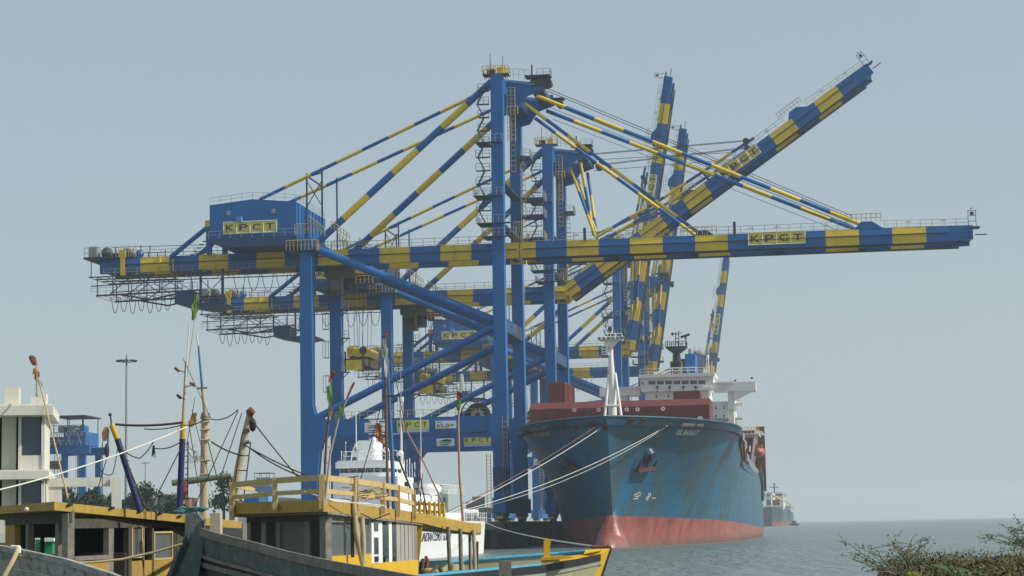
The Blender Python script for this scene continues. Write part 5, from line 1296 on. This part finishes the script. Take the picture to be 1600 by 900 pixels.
mb.build('ladder', m3)

# --- yellow boat with roof railing
do = Vector((-3, 50, 0)); bB = thing('fishing_boat', 'bright yellow fishing boat with wooden railing on its cabin roof and pointed yellow prow', 'boat', do)
DM = T(do)
rB = [pix(358, 787, 49), pix(365, 786, 48), pix(505, 780.5, 45), pix(661, 802, 54), pix(698, 812, 55), pix(744, 818.5, 56.5)]
roofB = [(p.x, p.y) for p in rB] + [(-1.0, 58.5), (-5.2, 58.5), (-6.9, 53)]
zB = [p.z for p in rB] + [3.15, 3.5, 3.7]
mb = MB(DM); slab(mb, roofB, zB, .26, WOODY); rfB = mb.build('roof', bB)
mb = MB(DM); slab(mb, [(x * .97 - .05, y + .25) for x, y in roofB], [z - .265 for z in zB], .05, GREYW); mb.build('roof_lining', rfB)
def redge(px):                                       # point on the roof edge at column px
    for a, b_ in zip(rB, rB[1:]):
        t = colt(px, (a.x, a.y), (b_.x, b_.y))
        if -.001 <= t <= 1.001: return a.lerp(b_, t)
    return rB[0]
posts = [(367, 753, 813), (435, 746, 797), (508, 741, 795), (553, 747.5, 799), (595, 754, 803), (619, 758, 808), (644, 765, 812)]
rp = []
for px, yt, yb in posts:
    e = redge(px); n_ = Vector((-.06, -.06, 0)) if px <= 508 else Vector((.06, -.05, 0)); p = e + n_
    z1, z0 = pix(px, yt, p.y).z, pix(px, yb, p.y).z
    MB(DM).box(p.x - .055, p.x + .055, p.y - .05, p.y + .05, z0, z1, RAILW).build('railing_post', rfB); rp.append((p, z1))
for (p, z1), (p2, z2) in zip(rp, rp[1:]):
    for dz in (-.07, -.36):
        mb = MB(DM); mb.bar(p + Vector((0, .05, z1 + dz - p.z)), p2 + Vector((0, .05, z2 + dz - p2.z)), .05, .13 if dz > -.2 else .10, RAILW); mb.build('rail', rfB)
p, z1 = rp[0]
mb = MB(DM)
for dz in (-.07, -.36): mb.bar((p.x, p.y, z1 + dz), (p.x - .25, 54, z1 + dz), .05, .1, RAILW)
mb.box(p.x - .2, p.x - .1, 49.6, 49.7, 3.4, z1, RAILW); mb.build('rail', rfB)
mb = MB(DM); a = pix(381, 785, 49.5); b_ = pix(419, 772, 49.5); mb.box(a.x, a.x + .36, 49.5, 50.3, a.z, b_.z, BLUEBOX); mb.box(a.x + .362, b_.x, 49.5, 50.3, a.z, b_.z + .01, BLUETOP); o = mb.build('crate')
o.matrix_world = Matrix.Translation(do); tag(o, 'blue crate lying on the yellow boat roof behind the railing', 'crate')
mb = MB(DM)
for k in range(7):
    c = pix(572 + random.uniform(-22, 24), 778 + random.uniform(-3, 3), 49.2); rr = random.uniform(.16, .36); P_ = []
    for j in range(15): a = j * math.pi * 2 / 14; P_.append(c + Vector((rr * math.cos(a), rr * math.sin(a) * 1.2, .04 * k * .6 + random.uniform(-.03, .05))))
    mb.path(P_, .022, ROPEY, 5)
mb.build('rope_coils', rfB)
for k, px in enumerate((648, 655, 663, 671, 679, 686, 693)):
    mb = MB(DM); mb.limb([pix(px + 1, 812 - (693 - px) * .1, 55), pix(px, 781 + k * .8, 55)], [.045, .04], BRIGHTY, 6); mb.build('picket', rfB)
mb = MB(DM)
for y in (786, 797): mb.bar(pix(646, y, 55), pix(695, y + 4, 55), .05, .07, BRIGHTY)
mb.build('picket_rail', rfB)
# walls
c0 = pix(386, 850, 48.8); c1 = pix(510, 850, 45.7); c2 = pix(652, 850, 53.6)
C0, C1, C2 = (c0.x, c0.y), (c1.x, c1.y), (c2.x, c2.y)
mb = MB(DM)
for s_, e_ in ((386, 391), (408, 415), (431, 437), (476, 484), (500, 510)):
    wall_piece(mb, C0, C1, colt(s_, C0, C1), colt(e_, C0, C1), 1.4, 3.45, .14, GREYW)
wall_piece(mb, C0, C1, 0, 1, 3.26, 3.47, .1, OLDW, .012); wall_piece(mb, C0, C1, 0, 1, 1.2, 2.44, .1, BRIGHTY)
for s_, e_, m in ((509, 514, GREYW), (551, 566, GREYW), (580, 583, WHITE), (591, 597, WHITE), (607, 612, WHITE), (619, 646, WHITE), (646, 652, GREYW)):
    wall_piece(mb, C1, C2, colt(s_, C1, C2), colt(e_, C1, C2), 2.2 if m == WHITE or s_ == 619 else 1.3, 3.36, .1 if m == WHITE else .14, m if s_ != 619 else mat('chalky_white_boards', (.34, .33, .30), .8, var=.2, scale=2, streak=.6, streak_rgb=(.12, .11, .1), sscale=9), 0 if m == GREYW else .01)
wall_piece(mb, C1, C2, 0, 1, 3.22, 3.40, .1, GREYW, .015)
t0 = colt(580, C1, C2)
wall_piece(mb, C1, C2, 0, t0, 1.0, 2.47, .1, BRIGHTY, .01); wall_piece(mb, C1, C2, t0, 1, 1.0, 2.24, .1, BRIGHTY, .02)
for x in (625, 631, 637, 643): wall_piece(mb, C1, C2, colt(x, C1, C2), colt(x + .8, C1, C2), 2.26, 3.3, .02, GREYW, .02)
wB = mb.build('cabin_wall', bB)
for A_, B_, s_, e_, z0, z1, m in ((C0, C1, 415, 431, 2.44, 3.28, DARKIN), (C0, C1, 437, 476, 2.44, 3.28, PANE), (C0, C1, 391, 408, 2.44, 3.28, DARKIN), (C0, C1, 484, 500, 2.44, 3.28, DARKIN), (C1, C2, 514, 551, 2.47, 3.22, PANE), (C1, C2, 566, 580, 2.47, 3.22, PANE)):  # the near-black panes paint the shade inside open windows
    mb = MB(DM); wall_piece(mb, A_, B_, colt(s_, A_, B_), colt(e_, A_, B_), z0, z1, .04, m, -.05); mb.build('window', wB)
for s_, e_, z0, z1 in ((584, 590.5, 3.0, 3.2), (584, 590.5, 2.45, 2.85), (584, 590.5, 2.27, 2.4), (597.5, 606.5, 2.35, 3.15), (612.5, 618.5, 2.35, 3.15)):
    mb = MB(DM); wall_piece(mb, C1, C2, colt(s_, C1, C2), colt(e_, C1, C2), z0, z1, .03, GLASS, .015); mb.build('door_pane', wB)
mb = MB(DM); wall_piece(mb, C1, C2, colt(583, C1, C2), colt(591, C1, C2), 2.25, 3.22, .06, WHITE, .005)
mb.build('door', wB)
mb = MB(DM); a = pix(650, 820, 54.2); mb.prism([(pix(651, 822, 54.2).x, 3.2), (pix(661, 822, 54.2).x, 3.2), (pix(652, 900, 54.2).x, 1.75), (pix(642, 900, 54.2).x, 1.75)], 54.1, 54.3, BRIGHTY)
mb.build('brace_board', bB)
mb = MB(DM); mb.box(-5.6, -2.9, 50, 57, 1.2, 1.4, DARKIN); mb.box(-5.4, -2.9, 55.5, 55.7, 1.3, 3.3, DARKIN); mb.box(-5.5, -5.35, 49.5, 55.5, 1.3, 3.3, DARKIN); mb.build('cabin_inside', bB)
for px, yt, w_, Y, m, dx in ((700, 823, 6.5, 55, GREYW, 5), (719, 826, 6.5, 55.6, GREYW, 3), (740, 828, 6, 56.2, PALEW, 4), (734, 828, 5, 57.5, GREYW, 2), (746, 846, 4, 56.4, BARK, -2)):
    mb = MB(DM); mb.limb([pix(px, yt, Y), pix(px + dx * .4, yt + 45, Y), pix(px + dx, 930, Y)], [pxr(w_, Y)] * 3, m, 6); mb.build('post', bB)
# hull
gun = [pix(520, 925, 43.0), pix(580, 908, 45), pix(650, 898, 48), pix(750, 889, 52.5), pix(845, 880, 55.8), pix(900, 870, 57.2), pix(938, 862, 57.9)]
tip = pix(953, 857, 58.2)
low = [Vector((p.x - .15, p.y + .5, -.3)) for p in gun] ; low[-1] = Vector((1.3, 57.6, -.3)); low[-2] = Vector((.9, 57.4, -.3))
def dn(L_, k): return [a.lerp(b_, k) for a, b_ in zip(L_, low)]
mb = MB(DM)
d1 = [p + Vector((0, 0, -.06)) for p in gun]; d2 = [p + Vector((0, 0, -.30 + .01 * i)) for i, p in enumerate(gun)]
strip(mb, [p + Vector((.01, -.03, 0)) for p in d1], [p + Vector((.01, -.03, 0)) for p in d2], BLACK, .05)
strip(mb, d2, low, BEIGE, .05)
gr = [Vector((-6.0, 49, 2.0)), Vector((-5.8, 53, 2.0)), Vector((-4.6, 56.5, 2.0)), Vector((-1.5, 58.8, 2.1)), Vector((1.2, 59, 2.25)), Vector((2.4, 58.5, 2.33))]
strip(mb, gr, [Vector((p.x, p.y - .4, -.3)) for p in gr], BEIGE, .05)
hb_ = mb.build('hull', bB)
mb = MB(DM); strip(mb, gun[:5], [p + Vector((0, 0, -.07)) for p in gun[:5]], CYAN, .16); mb.path(gr, .06, CYAN, 5); mb.build('gunwale', hb_)
mb = MB(DM); P_ = [(p.x, p.y) for p in gun] + [(tip.x - .2, tip.y + .1)] + [(p.x, p.y) for p in gr[::-1]]
slab(mb, P_, [min(p.z, 2.4) - .3 for p in gun] + [1.95] + [p.z - .35 for p in gr[::-1]], .06, mat('faded_deck_planks', (.25, .27, .24), .9, var=.3, scale=2)); mb.build('deck', hb_)
mb = MB(DM)
for (x, y, Y) in ((660, 880, 54), (668, 876, 54.5), (676, 892, 53), (706, 886, 55), (690, 893, 54)):
    p = pix(x, y, Y); mb.limb([p + Vector((-.1, 0, -.5)), p, p + Vector((random.uniform(-.15, .15), 0, .12))], [.05, .06, .04], random.choice((RUST, GREYW, OLDW)), 6)
mb.ball(tuple(pix(672, 892, 54)), .16, ROPEY, 8, (1.6, 1, .5)); mb.ball(tuple(pix(708, 895, 54.5)), .15, CAGEN, 8, (1.7, 1, .5)); mb.build('deck_clutter', bB)
mb = MB(DM)
s0 = [pix(845, 873, 55.9), pix(868, 871, 56.5), pix(905, 867, 57.3), pix(940, 860, 58)]
strip(mb, s0, [pix(845, 880, 55.9), pix(868, 877.5, 56.5), pix(905, 873, 57.3), pix(925, 869, 57.9)], BRIGHTY, .12)
a0, a1, a2, a3 = pix(912, 860, 58), tip, pix(922, 903, 57.6), pix(895, 903, 57.2)
mb.add([pix(915, 859, 58.05), tip, Vector((1.6, 57.7, -.3)), Vector((1.2, 57.4, -.3)), pix(905, 885, 57.5)] + [v + Vector((0, .3, 0)) for v in (pix(915, 859, 58.05), tip, Vector((1.6, 57.7, -.3)), Vector((1.2, 57.4, -.3)), pix(905, 885, 57.5))],
       [(0, 1, 2, 3, 4), (9, 8, 7, 6, 5), (0, 5, 6, 1), (1, 6, 7, 2), (3, 8, 9, 4), (4, 9, 5, 0)], BRIGHTY)
mb.tube(tip + Vector((.02, .1, .02)), Vector((1.65, 57.75, -.3)), .06, BLACK, 6); mb.build('prow', hb_)
mb = MB(DM)
pts = [(849.5, 873), (849.5, 845), (851, 842), (859.5, 842), (861, 846), (859, 856), (860.5, 873)]; P_ = [pix(*p, 56.6) for p in pts]
mb.prism([(p.x, p.z) for p in P_], 56.5, 56.75, BRIGHTY); mb.build('bitt', bB)
mb = MB(DM); mb.prism([(p.x, p.z) for p in [pix(*q_, 56) for q_ in ((842, 876), (846, 871), (875, 868), (900, 871), (875, 874))]], 55.9, 56.6, BRIGHTY); mb.build('bow_chock', bB)
mb = MB(DM)
for k in range(5): c = tip + Vector((-.45 + .1 * k, .1, .05)); mb.ball(tuple(c), .09, RUST, 7, (1.2, 1, .6))
mb.build('chain_heap', bB)
rope('mooring_line', [tip + Vector((-.35, .1, .05)), port(-1, -16, 4.6)], .03, ROPEW, 'thin line from the yellow prow up to the quay corner', sag=.5)
# poles of this boat
def bpole(pts, rs, m, Y, name='pole'):
    return pole(bB, DM, [pix(x, y, Y) for x, y in pts], [pxr(r_, Y) for r_ in rs], m, name, 7)
BR = mat('brown_pole', (.16, .10, .08), .85, var=.3, scale=4)
p1 = bpole([(505, 790), (510, 690), (516, 622), (518, 590)], [5, 4, 3.4, 2.4], BR, 45.3)
p2 = bpole([(507, 790), (516, 710), (530, 650), (553, 600)], [4.5, 3.6, 3, 2.2], PALEW, 45.2)
p3 = bpole([(607, 800), (604, 690), (602.5, 600), (603, 521)], [5, 4.6, 4.2, 2.6], BR, 53)
p4 = bpole([(617, 815), (614, 740), (609, 640), (606, 560)], [9, 7, 5, 3], MBLUE, 53.2)
p5 = bpole([(724, 822), (718, 740), (716, 660), (721, 585)], [4.6, 4.2, 3.6, 3.4], mat('pinkish_pole', (.38, .25, .2), .85, var=.3, scale=5), 56)
p6 = bpole([(652, 790), (625, 722), (600, 688)], [3.4, 3, 2.6], mat('dark_olive_pole', (.05, .06, .03), .85, var=.3, scale=5), 53.5)
p7 = bpole([(694, 790), (662, 722), (628, 660)], [3, 2.6, 2], mat('pinkish_pole', (.38, .25, .2)), 54.5)
p8 = bpole([(668, 806), (656, 740), (655, 700)], [2.6, 2.2, 1.6], REDF, 54.6)
p9 = bpole([(597, 765), (575, 690), (614, 640)][:1] + [(612, 740), (634, 640)], [4, 3.4, 3], PALEW, 53.8) if False else None
for par, a, b_, w_, m in ((p1, (521, 580), (515, 598), .1, REDF), (p1, (514, 604), (516, 634), .14, GREENF), (p1, (517, 640), (515, 652), .1, ORNF), (p2, (553, 598), (541, 625), .07, REDF), (p2, (535, 630), (531, 655), .12, GREENF),
                           (p3, (604, 516), (602, 524), .1, REDF), (p3, (601, 530), (600, 560), .1, PALEW), (p3, (604, 545), (603, 590), .08, ROPEW), (p5, (722, 585), (720, 614), .09, ROPEW), (p5, (717, 614), (718, 626), .12, REDF), (p5, (717, 624), (716, 642), .11, GREENF),
                           (p6, (590, 662), (594, 690), .14, REDF), (p6, (592, 676), (599, 694), .12, ORNF)):
    mb = MB(DM); Y = {p1: 45.2, p2: 45.1, p3: 52.9, p5: 55.9, p6: 53.4}[par]; cloth(mb, pix(*a, Y), pix(*b_, Y), w_ * Y / 50, m, 5); mb.build('flag', par)
mb = MB(DM)
mb.bar(pix(597, 620, 53), pix(625, 618, 53), .05, .05, DARK)
for x0, y0, x1, y1, Y in ((380, 694, 505, 752, 47), (390, 700, 470, 744, 47), (470, 744, 560, 744, 47), (385, 645, 505, 790, 49), (612, 560, 660, 790, 54), (604, 600, 560, 760, 50), (660, 740, 655, 800, 54), (626, 640, 640, 790, 54)):
    a = pix(x0, y0, Y); b_ = pix(x1, y1, Y); mb.path([a.lerp(b_, k / 6) - Vector((0, 0, .06 * 4 * (k / 6) * (1 - k / 6))) for k in range(7)], .011 if x0 > 400 else .016, ROPED, 4)
mb.path([pix(475, 768, 45.5), pix(520, 783, 45.4), pix(600, 790, 48)], .014, ROPEW, 4)
mb.limb([pix(555, 745, 47.2), pix(553, 790, 47.2), pix(556, 830, 47.2), pix(567, 885, 47.2)], [.05, .06, .08, .05], ROPEY, 6)
mb.limb([pix(566, 810, 47.3), pix(568, 850, 47.2), pix(567, 888, 47.2)], [.05, .06, .05], PALEW, 6); mb.path([pix(551, 810, 47.2), pix(551, 871, 47.2)], .04, ROPED, 5)
for k in range(26):
    p = pix(random.uniform(545, 600), random.uniform(758, 785), 47.3); q_ = p + Vector((random.uniform(-.3, .3), .05, random.uniform(-.12, .12))); mb.tube(p, q_, .01, ROPEY, 4)
mb.build('rigging', bB)
mb = MB(DM)
for a, b_ in (((560, 800), (583, 812)), ((583, 812), (610, 802)), ((672, 826), (684, 838)), ((684, 838), (692, 822))): mb.tube(pix(*a, 48), pix(*b_, 48), .012, BLACK, 4)
mb.build('loose_wires', bB)

# --- near grey boat
eo = Vector((-3.2, 27.5, 0)); bE = thing('wooden_boat', 'weathered grey green wooden boat with upright stem post nearest the camera', 'boat', eo)
EM = T(eo)
g1 = [pix(303, 822, 30), pix(320, 830, 29.7), pix(347, 838, 29.3), pix(400, 851, 28.4), pix(451, 865, 27.4), pix(520, 880, 26), pix(598, 894, 24.6), pix(700, 912, 23), pix(860, 935, 20.8)]
b1 = [Vector((p.x - .1, p.y + 1.1, -.3)) for p in g1]; b1[0] = Vector((-4.9, 30.4, -.3))
mb = MB(EM)
for k, (a_, c_2) in enumerate(((0, .13), (.13, .28), (.28, .45), (.45, .62), (.62, .8), (.8, 1))):
    off = Vector((0, -.035 if k == 0 else -.006 * k, 0)); strip(mb, [a.lerp(b_, a_) + off for a, b_ in zip(g1, b1)], [a.lerp(b_, c_2 - .004) + off for a, b_ in zip(g1, b1)], GREENGREY, .08)
g2 = [g1[0]] + [Vector((p.x + .5, p.y + 1.5, p.z - .24)) for p in g1[2:]]
strip(mb, g2, [Vector((p.x, p.y - .8, -.3)) for p in g2], GREYW, .06)
hE = mb.build('hull', bE)
mb = MB(EM); strip(mb, [p + Vector((0, -.09, .03)) for p in g1], [p + Vector((0, -.09, -.09)) for p in g1], GREYW, .2); mb.build('gunwale', hE)
mb = MB(EM); r0 = [a.lerp(b_, .135) + Vector((0, -.09, 0)) for a, b_ in zip(g1, b1)]; strip(mb, r0, [p + Vector((0, 0, -.07)) for p in r0], GREYW, .12); mb.build('rubbing_strake', hE)
mb = MB(EM)
sp1 = [(294, 801), (312, 802), (320, 812), (319, 832), (322, 850), (314, 900), (311, 945), (246, 945), (264, 900), (282, 862), (293, 835)]
P_ = [pix(*p, 30) for p in sp1]; mb.prism([(p.x, p.z) for p in P_], 29.75, 30.1, GREENGREY)
P_ = [pix(*p, 30) for p in ((296, 835), (299, 850), (285, 880), (268, 930), (262, 930), (282, 872))]; mb.prism([(p.x, p.z) for p in P_], 29.7, 29.76, BLACK); mb.build('stem_post', bE)  # black sliver paints the hull shade left of the stem
mb = MB(EM); a = pix(331, 802, 29.9); b_ = pix(347, 838, 29.9); mb.box(a.x, b_.x, 29.7, 29.95, b_.z - .2, a.z, PALEW); mb.build('bitt', bE)
mb = MB(EM); slab(mb, [(p.x, p.y) for p in g1] + [(p.x, p.y) for p in g2[:0:-1]], [p.z - .35 for p in g1] + [p.z - .35 for p in g2[:0:-1]], .05, GREYW); mb.build('deck', hE)

# --- flaking white boat at the left edge
fo = Vector((-6.5, 29, 0)); bF = thing('wooden_boat', 'flaking whitish plank boat side in the lower left corner', 'boat', fo)
FM = T(fo)
g1 = [pix(-90, 848, 31.2), pix(0, 855, 30), pix(28, 860, 29.6), pix(106, 877, 28.4), pix(176, 899, 27.4), pix(240, 925, 26.6), pix(300, 950, 26)]
b1 = [Vector((p.x - .1, p.y + .9, -.3)) for p in g1]
mb = MB(FM)
for k, (a_, c_2) in enumerate(((0, .085), (.085, .17), (.17, .28), (.28, .4), (.4, .6), (.6, 1))):
    off = Vector((0, -.02 * (5 - k), 0)); strip(mb, [a.lerp(b_, a_) + off for a, b_ in zip(g1, b1)], [a.lerp(b_, c_2 - .005) + off for a, b_ in zip(g1, b1)], WHITEW, .08)
g2 = [Vector((p.x + .3, p.y + 1.5, p.z - .22)) for p in g1]; strip(mb, g2, [Vector((p.x, p.y - .6, -.3)) for p in g2], GREYW, .06); mb.build('hull', bF)
mb = MB(FM); strip(mb, [p + Vector((0, -.14, .03)) for p in g1], [p + Vector((0, -.14, -.05)) for p in g1], WHITEW, .26); mb.build('gunwale', bF)
mb = MB(FM); mb.limb([pix(27, 858, 29.2), pix(26, 864, 29.1), pix(18, 880, 28.9), pix(4, 905, 28.8)], [.035] * 4, ROPEY, 6); mb.limb([pix(18, 856, 29.4), pix(29, 856, 29.3), pix(28, 866, 29.15)], [.04] * 3, ROPEW, 6); mb.build('rope_lashing', bF)
P_ = [pix(28, 868, 29.2), pix(80, 879, 29.3), pix(140, 879, 29.4), pix(190, 874, 29.6), pix(240, 863, 29.7), pix(285, 850, 29.7)]
mb = MB(T(P_[0])); mb.limb(P_, [.017] * 6, ROPEY, 6); o = mb.build('rope'); o.location = P_[0]; tag(o, 'yellowish rope slung between the flaking white boat and the grey stem post', 'rope')
a, b_ = pix(-20, 770, 42), pix(292, 667, 51.6)
mb = MB(T(a)); mb.limb([a.lerp(b_, k / 8) - Vector((0, 0, .12 * 4 * (k / 8) * (1 - k / 8))) for k in range(9)], [.017] * 9, ROPEW, 6); o = mb.build('rope'); o.location = a; tag(o, 'long pale rope slanting across to the yellow-banded mast', 'rope')
# green and white boat seen through the cabin window
go = pix(70, 850, 66); go.z = 0; r_ = thing('fishing_boat', 'small green and white boat glimpsed through the open cabin windows', 'boat', go)
GRN = mat('green_boat_paint', (.03, .22, .10)); GM = T(go)
mb = MB(GM); fb(mb, 30, 110, 866, 905, 66, 69, GRN); mb.build('hull', r_); mb = MB(GM); fb(mb, 55, 64, 843, 866, 66.4, 67.5, GRN); fb(mb, 70, 82, 846, 866, 66.4, 67.5, GRN); mb.build('cabin', r_)
mb = MB(GM); fb(mb, 66, 84, 841, 846, 66.2, 68, WHITE); fb(mb, -10, 16, 833, 848, 66, 68, WHITE); fb(mb, -10, 16, 848, 870, 66.2, 68, MASTY); mb.build('cabin_roof', r_)
# timber pile in the water
mb = MB(); a = pix(789, 876, 40); mb.box(-.12, .12, -.12, .12, -1, a.z, GREYW); o = mb.build('timber_pile'); o.location = (a.x, 40, 0); tag(o, 'short square timber pile before the cyan gunwale', 'pile')

# --- bank with undergrowth, lower right
def gz(x, y):
    s = (x - 2.38) / .5 - (y - 13) * .03
    h = 2.60 * max(0, min(1, s)) ** .4 if s > 0 else -.5 - abs(s) * .3
    return h + (.05 * math.sin(x * 3 + y) if s > .5 else 0) + max(0, x - 3.6) * .05
mb = MB(); nx, ny = 40, 24; X = [1.0 + 14 * (i / nx) ** 1.5 for i in range(nx + 1)]; Yv = [4 + 17 * j / ny for j in range(ny + 1)]
vs = [(x + (y - 15) * .10, y, gz(x, y) if j < ny else -.6) for j, y in enumerate(Yv) for x in X]
mb.add(vs, [(j * (nx + 1) + i, j * (nx + 1) + i + 1, (j + 1) * (nx + 1) + i + 1, (j + 1) * (nx + 1) + i) for j in range(ny) for i in range(nx)], mat('bank_soil', (.10, .08, .05), .95, var=.4, scale=3), True)
struct(mb.build('river_bank'))
SC = [mat('scrub_brown', (.15, .10, .055), .85, var=.4, scale=2), mat('scrub_olive', (.12, .13, .045), .85, var=.4, scale=2), mat('scrub_green', (.08, .11, .04), .8, var=.4, scale=2), mat('scrub_dark', (.05, .045, .025), .9, var=.4)]
mb = MB()
for k in range(60000):
    y = random.uniform(12.2, 18.5); x = 2.6 + 2.9 * random.random() ** 1.2; xx = x + (y - 15) * .10
    clump = max(0, .5 + .35 * math.sin(x * 8 + math.sin(y * 1.1)) + .3 * math.sin(x * 19 + y))
    h = (.05 + .10 * clump) * random.uniform(.5, 1.25) + (.10 if x > 3.75 else 0) * clump
    z = gz(x, y); zz = z + random.random() * h; a = random.uniform(0, 6.28); l = random.uniform(.012, .036); ln = Vector((math.cos(a), math.sin(a), random.uniform(-.3, 1.4))).normalized() * l
    sd2 = Vector((-math.sin(a), math.cos(a), random.uniform(-.3, .3))) * l * random.uniform(.18, .4)
    p = Vector((xx, y, zz)); m = SC[min(3, int(random.random() ** (.9 if zz > z + h * .5 else 1.4) * 4))] if random.random() < .9 else SC[0]
    mb.add([p - sd2, p + ln * .6 - sd2 * .2, p + ln, p + sd2], [(0, 1, 2, 3)], m)
for k in range(500):
    y = random.uniform(12.5, 18.3); x = 2.7 + 2.7 * random.random(); xx = x + (y - 15) * .10; p = Vector((xx, y, gz(x, y)))
    mb.tube(p, p + Vector((random.uniform(-.1, .1), random.uniform(-.1, .1), random.uniform(.08, .17))), .003, SC[1], 3, r1=.0015, caps=False)
o = mb.build('undergrowth'); o['kind'] = 'stuff'; tag(o, 'brown and olive scrub covering the bank at lower right', 'scrub')
TW = mat('pale_twig', (.16, .15, .10), .85, var=.2, scale=5); LF = [mat('thorn_leaf_dark', (.05, .08, .035), .7, var=.3), mat('thorn_leaf_pale', (.16, .20, .10), .7, var=.3)]
def shrub(name, label, base, tips, Y, leaf=LF, nl=14, ls=.018):
    b0 = pix(*base, Y); r_ = thing(name, label, 'shrub', b0); M_ = T(b0); mb = MB(M_); lb = MB(M_)
    for (x, y, dY) in tips:
        e = pix(x, y, Y + dY); d = e - b0; mid = b0 + d * .5 + Vector((random.uniform(-.05, .05), 0, -.02 + random.uniform(0, .05))); P_ = [b0, b0.lerp(mid, .5) + Vector((0, 0, .01)), mid, mid.lerp(e, .5) + Vector((0, 0, random.uniform(-.02, .03))), e]
        mb.limb(P_, [.005, .004, .003, .0022, .0014], TW, 5)
        for j in range(3):
            t = random.uniform(.3, .95); s0 = b0.lerp(e, t); s1 = s0 + Vector((random.uniform(-.14, .14), random.uniform(-.1, .1), random.uniform(-.04, .08))); mb.tube(s0, s1, .0022, TW, 3, caps=False)
            for q_ in range(nl // 2):
                p = s0.lerp(s1, random.random()) + Vector((random.uniform(-.012, .012), 0, random.uniform(-.012, .015))); a = Vector((random.uniform(-1, 1), random.uniform(-1, 1), random.uniform(-.6, .8))).normalized() * ls * random.uniform(.5, 1); c = Vector((-a.z, a.x * .4, a.x)) * .4
                lb.add([p, p + a * .5 + c, p + a, p + a * .5 - c], [(0, 1, 2, 3)], random.choice(leaf))
        for q_ in range(nl):
            t = random.uniform(.45, 1.0); k = min(3, int(t * 4)); p = P_[k].lerp(P_[k + 1], t * 4 - k) + Vector((random.uniform(-.01, .01), 0, random.uniform(-.008, .016))); a = Vector((random.uniform(-1, 1), random.uniform(-1, 1), random.uniform(-.4, .9))).normalized() * ls * random.uniform(.5, 1); c = Vector((-a.z, a.x * .4, a.x)) * .4
            lb.add([p, p + a * .5 + c, p + a, p + a * .5 - c], [(0, 1, 2, 3)], random.choice(leaf))
    mb.build('twigs', r_); lb.build('leaves', r_)
shrub('thorn_shrub', 'thin branched thorn shrub leaning over the water at the bank edge', (1400, 898), [(1306, 845, .3), (1332, 848, .2), (1314, 866, -.2), (1322, 862, .1), (1346, 872, 0), (1333, 875, .2), (1355, 852, .3), (1368, 862, 0), (1370, 884, .1), (1345, 880, -.3), (1381, 868, 0)], 15.6)
shrub('thorn_shrub', 'upright bare twigged thorn shrub over the scrub hump', (1418, 880), [(1386, 838, .3), (1398, 835, .2), (1434, 834, 0), (1440, 840, -.2), (1462, 845, .2), (1400, 862, 0), (1395, 845, 0), (1452, 848, .1), (1408, 858, .1), (1425, 850, .2)], 15.9, nl=12)
shrub('leafy_shrub', 'brighter green shrub reaching in from the right edge', (1622, 860), [(1524, 839, 0), (1530, 834, .2), (1545, 842, -.1), (1558, 836, .1), (1583, 803, .1), (1590, 812, .2), (1572, 830, 0), (1580, 824, .1), (1575, 845, 0), (1585, 838, 0), (1592, 846, 0), (1598, 836, .1), (1590, 852, 0), (1600, 822, 0)], 15.2,
      [mat('fresh_leaf', (.13, .22, .06), .6, var=.3), LF[1], LF[0]], 12, .022)
FERN = mat('pale_frond', (.14, .22, .10), .7, var=.3)
def frond(label, base, tips, Y, m=FERN, fl=.032):
    b0 = pix(*base, Y); r_ = thing('low_plant', label, 'plant', b0); mb = MB(T(b0))
    for x, y in tips:
        e = pix(x, y, Y); mid = b0.lerp(e, .5) + Vector((0, 0, .03)); P_ = [b0, mid, e]
        for k in range(24):
            t = k / 24; p = (b0.lerp(mid, t * 2) if t < .5 else mid.lerp(e, t * 2 - 1)); l = fl * (1 - abs(t - .45))
            for s_ in (1, -1):
                a = Vector((.25 * l, s_ * l * .8, s_ * l * .5)); mb.add([p, p + a * .5 + Vector((.008, 0, .004)), p + a, p + a * .5 - Vector((.006, 0, .004))], [(0, 1, 2, 3)], m)
        mb.limb(P_, [.004, .003, .0015], m, 4)
    mb.build('fronds', r_)
frond('pale feathery plant among the scrub, left of its twin', (1492, 905), [(1460, 883), (1470, 888), (1485, 884), (1505, 890)], 14)
frond('pale feathery plant nearer the right edge', (1515, 908), [(1510, 892), (1530, 890), (1545, 897), (1500, 897)], 14)
frond('small lime green plant at the bottom of the scrub', (1424, 908), [(1418, 896), (1430, 896), (1438, 900)], 13.6, mat('lime_leaf', (.25, .32, .03), .6), .022)

# ------------------------------------------------------------------ haze
hz = bpy.data.materials.new('haze_air'); hz.use_nodes = True; t = hz.node_tree; t.nodes.clear()
pv = t.nodes.new('ShaderNodeVolumePrincipled'); pv.inputs['Density'].default_value = HAZE_DENSITY; pv.inputs['Color'].default_value = (.82, .93, 1.0, 1); pv.inputs['Anisotropy'].default_value = .2
ou = t.nodes.new('ShaderNodeOutputMaterial'); t.links.new(pv.outputs[0], ou.inputs['Volume'])
mb = MB(); mb.box(-6000, 6000, -6000, 6000, -3, 84, hz); o = mb.build('haze'); o['kind'] = 'stuff'; o['label'] = 'pale sea haze filling the air over the harbour'
